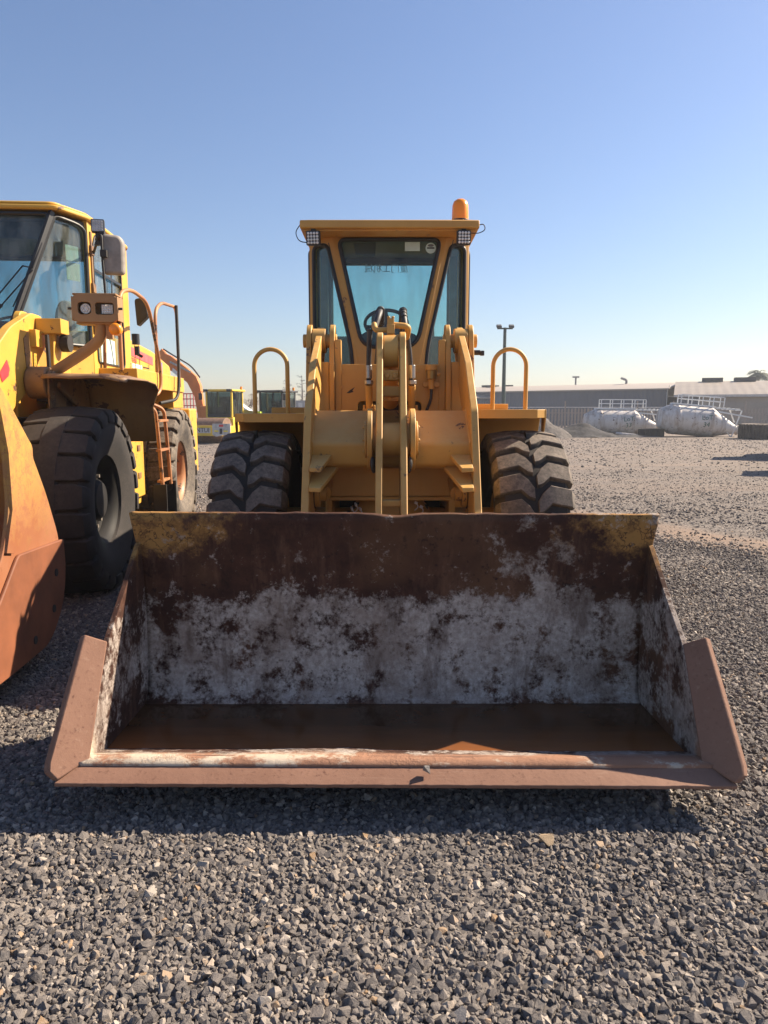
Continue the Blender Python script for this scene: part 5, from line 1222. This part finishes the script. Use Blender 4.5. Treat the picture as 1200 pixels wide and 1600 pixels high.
# ------------------------------------------------------------------ background, left
def roller(name, label, loc, rz, text, mats, group):
    t = thing('road_roller', label, 'road roller', loc, rz, group)
    body, glassm = mats
    b = B(); b.cyl((-1.07, 0, .70), (1.07, 0, .70), .70, n=48); b.build('drum', 'drum', t, bevel=.01)
    f_ = part('drum_frame', t)
    b = B(); b.mm((-1.28, -1.02, .42), (1.22, -.84, .98)); b.mm((-1.28, -.9, .45), (-1.10, 1.3, .95)); b.mm((1.10, -.9, .45), (1.22, 1.3, .95)); b.build('beam', body, f_, bevel=.02)
    if text:
        b = B(); b.mm((-.98, -1.025, .58), (.55, -1.021, .86)); b.build('name_plate', 'pale_steel', f_)
        text_mesh(text, .34, 'lettering', 'ink', f_, frame((-.22, -1.03, .73), (1, 0, 0), (0, 0, 1)), .003)
        b = B(); b.mm((.88, -1.03, .64), (.96, -1.02, .80)); b.build('red_mark', 'redmark', f_)
    b = B(); b.mm((-1.0, .95, .6), (1.0, 1.7, 1.35)); b.mm((-.5, 1.2, .5), (.5, 4, 1.2)); b.build('chassis', body, t, bevel=.03)
    c = part('cab', t)
    b = B()
    for x in (-.78, .78):
        for y in (1.3, 2.75): b.mm((x - .05, y - .05, 1.25), (x + .05, y + .05, 2.92))
    b.mm((-.83, 1.25, 1.2), (.83, 2.8, 1.42)); b.build('cab_frame', body if text else 'dkgrey', c, bevel=.01)
    b = B(); b.mm((-.90, 1.12, 2.90), (.92, 2.95, 3.02)); b.build('roof', body if text else 'dkgrey', c, bevel=.03)
    b = B(); b.mm((-.73, 1.29, 1.62), (.73, 1.30, 2.88)); b.build('front_glass', glassm, c)
    b = B(); b.mm((-.73, 1.27, 1.42), (.73, 1.33, 1.62)); b.build('front_sill', 'black', c)
    for x in (-.8, .8):
        b = B(); b.mm((x - .005, 1.36, 1.5), (x + .005, 2.0, 2.86)); b.build('side_glass', glassm, c)
        b = B(); b.mm((x - .005, 2.06, 1.5), (x + .005, 2.70, 2.86)); b.build('side_glass', glassm, c)
        b = B(); b.mm((x - .02, 2.0, 1.42), (x + .02, 2.06, 2.9)); b.build('door_post', 'black', c)
    b = B(); b.mm((-.73, 2.74, 1.6), (.73, 2.75, 2.88)); b.build('rear_glass', glassm, c)
    b = B(); b.prism(roundpoly([(-.3, 1.4), (-.3, 2.3), (.3, 2.3), (.3, 1.4)], .1, 3), lambda u, v, q: (u, 2.3 + q, v), 0, .15); b.mm((-.3, 1.9, 1.4), (.3, 2.4, 1.8)); b.build('seat', 'dkgrey', c, bevel=.03)
    b = B(); b.mm((-.3, 1.45, 1.4), (.3, 1.7, 2.0)); b.cyl((0, 1.6, 2.0), (0, 1.72, 2.2), .03); b.lathe([(0, .2), (.03, .22), (.03, .18), (0, .2)], (0, 1.74, 2.2), (0, .5, 1), 16, False); b.build('console', 'black', c)
    for s in (-1, 1):
        m = part('mirror', t)
        b = B(); b.tube(fil([(s * .85, 1.25, 2.85), (s * 1.02, 1.1, 2.88), (s * 1.05, 1.1, 2.8)], .05), .02, 6); b.build('arm', 'black', m)
        b = B(); b.prism(roundpoly([(-.1, 2.42), (-.1, 2.80), (.1, 2.80), (.1, 2.42)], .04, 3), lambda u, v, q, s=s: (s * 1.06 + u, 1.06 + q, v), 0, .07); b.build('shell', 'black', m, bevel=.01)
        b = B(); b.box((s * .72, 1.08, 2.95), (.26, .12, .14)); b.build('work_lamp', 'black', t, bevel=.01)
    b = B(); b.cyl((.85, 2.5, 3.02), (.85, 2.5, 3.2), .07, n=12); b.build('beacon', 'amber', t)
    b = B(); b.prism(roundpoly([(2.75, 1.0), (2.75, 1.9), (4.4, 1.75), (4.6, 1.0)], .15, 4), lambda u, v, q: (q, u, v), -.85, .85); b.build('engine_hood', body, t, bevel=.04)
    for s in (-1, 1):
        w = part('wheel', t, (s * .85, 3.2, .76))
        b = B(); b.lathe([(-.26, .4), (-.26, .62), (-.2, .74), (.2, .74), (.26, .62), (.26, .4), (-.26, .4)], (0, 0, 0), (1, 0, 0), 28, False); b.build('tyre', 'tyre_dark', w)
        b = B(); b.cyl((-.2, 0, 0), (.2, 0, 0), .4); b.build('rim', body, w)
    return t
p = pix(325, 690, 40.0)
rl1 = roller('road_roller', 'yellow road roller with rusty drum and glazed cab, between the two loaders', (p.x - .10, 40.9, 0), R(-13), 'SHANTUI', ('far_yellow', 'glass_dark'), None)
lbx = part('light_board', rl1)
b = B(); b.prism(roundpoly([(.80, .50), (.80, 1.10), (1.85, 1.10), (1.85, .62), (1.6, .50), (1.0, .40)], .05, 3), lambda u, v, t: (u, -1.30 + t, v), 0, .06); b.build('plate', 'alu', lbx)
for x, m_ in ((.92, 'paper'), (1.46, 'paper')):
    b = B(); b.mm((x, -1.31, .66), (x + .24, -1.301, .74)); b.build('reflector', plain('yellow_reflector', (.75, .6, .04), .4), lbx)
b = B(); b.mm((1.2, -1.31, .93), (1.45, -1.301, 1.05)); b.build('reflector', 'redmark', lbx)
b = B(); b.mm((1.23, -1.31, .55), (1.38, -1.301, .84)); b.build('slot', 'ink', lbx)
b = B(); b.box((1.75, 2.9, 1.45), (.3, .3, .62), (0, .1, 0)); b.build('green_cover', plain('yellow_green_cover', (.55, .72, .05), .5), rl1, bevel=.03)
p = pix(408, 690, 44)
rl2 = roller('road_roller', 'grey-roofed machine cab showing above the left front fender of the main loader', (p.x + .1, 43.0, 0), R(-24), '', ('far_yellow', 'glass_dark'), None)
# orange excavator, boom arching to the left
ex = thing('excavator', 'orange excavator with its boom arched up behind the left loader', 'excavator', pix(338, 690, 47).xy.to_3d())
def exp(px, py, y=47): q = pix(px, py, y); return (q.x - ex.location.x, q.z)
def plate(name, pts, mat, w, y0=0, label=None):
    b = B(); b.prism(pts, lambda u, v, t: (u, y0 + t, v), -w / 2, w / 2); return b.build(name, mat, ex, bevel=.03)
boom = [exp(*q) for q in ((258, 552), (268, 556), (292, 574), (308, 588), (314, 602), (320, 640), (324, 668), (312, 672), (310, 645), (305, 619), (294, 598), (274, 582), (256, 574))]
plate('boom', boom, 'orange', .55)
stick = [exp(*q) for q in ((249, 551), (254, 545), (260, 552), (264, 575), (263, 600), (256, 640), (250, 640), (250, 600), (246, 570))]
plate('stick', stick, 'orange', .42)
b = B(); b.bar(V(exp(268, 566)[0], -.32, exp(268, 566)[1]), V(exp(300, 582)[0], -.32, exp(300, 582)[1]), .12, .12, (0, 1, 0)); b.build('boom_cylinder', 'steel', ex)
b = B(); q = [exp(*k) for k in ((272, 575), (284, 585), (283, 591), (271, 581))]; b.prism(q, lambda u, v, t: (u, -.285 + t, v), -.02, 0); b.build('white_decal', 'white', ex)
b = B(); b.tube(fil([V(exp(256, 548)[0], -.1, exp(256, 548)[1] + .1), V(exp(275, 560)[0], -.1, exp(275, 560)[1] + .1), V(exp(300, 575)[0], -.1, exp(300, 575)[1] + .12), V(exp(313, 590)[0], -.1, exp(313, 590)[1])], .5), .05, 6); b.build('hydraulic_line', 'dark', ex)
b = B(); b.mm((-.7, -1.3, 1.0), (1.2, 1.3, 2.1)); b.build('upper_body', 'orange', ex, bevel=.06)
b = B(); b.mm((.0, -.1, 2.1), (1.2, 1.2, 2.7)); b.build('cab', 'dkgrey', ex, bevel=.06)
for s in (-1, 1):
    b = B(); b.prism(roundpoly([(-1.9, 0), (-2.1, .45), (-1.8, .9), (1.8, .9), (2.1, .45), (1.9, 0)], .25, 4), lambda u, v, t, s=s: (u, s * 1.1 + t, v), -.3, .3); b.build('track', 'dark', ex)
# low junk and red railing between the excavator boom and the left loader's rear wheel
sc_ = thing('scissor_lift', 'small red-railed scissor lift far behind the left loader', 'scissor lift', pix(285, 690, 56).xy.to_3d())
b = B(); b.mm((-1, -.5, .5), (1, .5, 1.7)); b.build('base', 'grey', sc_, bevel=.03)
b = B()
for z in (2.2, 2.7, 3.1): b.bar((-1.1, -.5, z), (1.1, -.5, z), .06, .06); b.bar((-1.1, .5, z), (1.1, .5, z), .06, .06)
for x in (-1.1, -.5, .1, .6, 1.1): b.bar((x, -.5, 1.7), (x, -.5, 3.1), .06, .06); b.bar((x, .5, 1.7), (x, .5, 3.1), .06, .06)
b.build('railing', 'pinkmark', sc_)
# hut, building, trees
hut = thing('site_hut', 'tiny pale gabled hut roof far behind the yellow roller', 'hut', pix(374, 690, 110).xy.to_3d())
b = B(); b.mm((-1.3, 0, 0), (1.3, 3, 2.0)); b.build('wall', 'white', hut)
b = B(); b.prism([(-1.6, 1.9), (0, 3.0), (1.6, 1.9)], lambda u, v, t: (u, t, v), -.2, 3.2); b.build('roof', 'white', hut)
ob_ = thing('office_building', 'flat grey office building with rows of pale windows, behind the left hand loop', 'building', pix(460, 690, 150).xy.to_3d())
b = B(); b.mm((-4.6, 0, 0), (6.5, 12, 4.0)); b.mm((2.6, -.3, 0), (6.5, 0, 4.7)); b.build('wall', plain('hazy_grey_wall', (.20, .205, .23), .8, var=.1), ob_)
for i in range(8):
    for j in range(2):
        x = -4.2 + i * 1.28
        b = B(); b.mm((x, -.34 if x > 2.5 else -.05, 1.3 + j * 1.35), (x + .85, -.31 if x > 2.5 else -.02, 2.2 + j * 1.35)); b.build('window', 'window' if i < 4 else 'alu', ob_)
def conifer(px, Y, h, label, seed):
    p = pix(px, 690, Y); t = thing('conifer_tree', label, 'tree', (p.x, Y, 0), group='conifers on the left skyline'); rr = random.Random(seed)
    b = B(); b.tube([(0, 0, 0), (.1, 0, h * .6), (0, 0, h)], .3, 7, radii=[.35, .22, .05]); b.build('trunk', 'bark', t)
    b = B(); z = h * .34
    while z < h * .99:
        for k in range(rr.randint(3, 5)):
            a = rr.uniform(0, 6.283); L = (1.15 - .65 * z / h) * rr.uniform(1.2, 2.5); d = V(math.cos(a), math.sin(a), rr.uniform(.0, .35))
            blade(b, (0, 0, z), d, (0, 0, 1), .04, L, .1, 2)
            for j in range(20):
                q = V(0, 0, z) + d * L * rr.uniform(.35, 1.05) + V(rr.uniform(-.25, .25), rr.uniform(-.25, .25), rr.uniform(-.1, .16))
                dd = V(rr.uniform(-1, 1), rr.uniform(-1, 1), rr.uniform(-.2, .6)); blade(b, q, dd, (0, .3, 1), .06, .30, 0, 1)
        z += h * rr.uniform(.05, .10)
    b.build('crown', 'leaf_far', t, recalc=False)
conifer(450, 190, 10.2, 'thin tiered conifer seen through the left hand loop', 3); conifer(473, 200, 11.6, 'taller sparse conifer beside the left lift arm of the main loader', 8)
def bare(px, Y, h, label, seed):
    p = pix(px, 690, Y); t = thing('bare_tree', label, 'tree', (p.x, Y, 0)); rr = random.Random(seed)
    b = B(); b.tube([(0, 0, 0), (0, 0, h * .45)], .2, 6, radii=[.25, .15]); b.build('trunk', 'bark', t)
    b = B()
    def br(p, d, L, r, n):
        q = p + d * L; b.tube([p, q], r, 3, radii=[r, r * .6])
        if n == 0: return
        for k in range(3 if n > 1 else 4):
            dd = (d + V(rr.uniform(-.9, .9), rr.uniform(-.9, .9), rr.uniform(-.2, .6))).normalized(); br(q, dd, L * rr.uniform(.6, .8), r * .65, n - 1)
    for k in range(6): br(V(0, 0, h * rr.uniform(.2, .45)), V(rr.uniform(-1, 1), rr.uniform(-1, 1), rr.uniform(.3, 1)).normalized(), h * .22, .07, 4)
    b.build('crown', 'twigs', t, recalc=False)
bare(384, 120, 5.2, 'bare brown tree on the skyline right of the yellow roller', 2)
# parked machines to the right of the frame; only their shadows reach into the picture
for k, (x, y) in enumerate(((15.75, 26.7), (13.6, 20.0))):
    c = copy_tree(rl1); c.location = (x, y, 0); c.rotation_euler = (0, 0, R(-28))
    c['label'] = ('farther', 'nearer')[k] + ' of two road rollers just beyond the right edge, casting a shadow on the gravel'; c['group'] = 'rollers parked at the right'

# ------------------------------------------------------------------ the hazy air
hm = bpy.data.materials.new('haze'); hm.use_nodes = True; ht = hm.node_tree; ht.nodes.clear()
ho = ht.nodes.new('ShaderNodeOutputMaterial'); hv = ht.nodes.new('ShaderNodeVolumePrincipled')
hv.inputs['Color'].default_value = (.86, .90, .96, 1); hv.inputs['Density'].default_value = .0009; hv.inputs['Anisotropy'].default_value = .2
ht.links.new(hv.outputs[0], ho.inputs['Volume']); M['haze'] = hm
b = B(); b.mm((-120, -25, -1.1), (160, 240, 13)); hz = b.build('haze', 'haze'); hz['kind'] = 'stuff'

# ------------------------------------------------------------------ pieces that lie apart become parts of their own
def split_apart(o):
    me = o.data; n = len(me.vertices)
    co = np.empty(n * 3, np.float32); me.vertices.foreach_get('co', co); co = co.reshape(-1, 3)
    par = list(range(n))
    def find(a):
        while par[a] != a: par[a] = par[par[a]]; a = par[a]
        return a
    for e in me.edges:
        a, b_ = find(e.vertices[0]), find(e.vertices[1])
        if a != b_: par[b_] = a
    root = np.array([find(i) for i in range(n)]); ids = np.unique(root)
    if len(ids) < 2 or len(ids) > 120: return
    lo = np.array([co[root == i].min(0) for i in ids]); hi = np.array([co[root == i].max(0) for i in ids]); size = np.linalg.norm(hi - lo, axis=1)
    g = list(range(len(ids)))
    def gf(a):
        while g[a] != a: a = g[a]
        return a
    for i in range(len(ids)):
        for j in range(i):
            d = np.linalg.norm(np.maximum(0, np.maximum(lo[i] - hi[j], lo[j] - hi[i])))
            if d < .25 * max(size[i], size[j]): g[gf(i)] = gf(j)
    grp = {int(ids[i]): gf(i) for i in range(len(ids))}; keys = sorted(set(grp.values()))
    if len(keys) < 2: return
    vg = np.array([grp[int(r)] for r in root])
    def cut(mesh, key):
        bm = bmesh.new(); bm.from_mesh(mesh); bm.verts.ensure_lookup_table()
        bmesh.ops.delete(bm, geom=[bm.verts[i] for i in range(n) if vg[i] != key], context='VERTS'); bm.to_mesh(mesh); bm.free()
    for k in keys[1:]:
        c = o.copy(); c.data = me.copy(); COL.objects.link(c); cut(c.data, k)
    cut(me, keys[0])
for o in [q for q in bpy.data.objects if q.type == 'MESH' and not q.get('kind') and q.data.users == 1]:
    if o.name.split('.')[0] in ('tyre', 'crown', 'gravel', 'pale', 'lettering', 'decal_letter', 'rim', 'carcass'): continue
    split_apart(o)
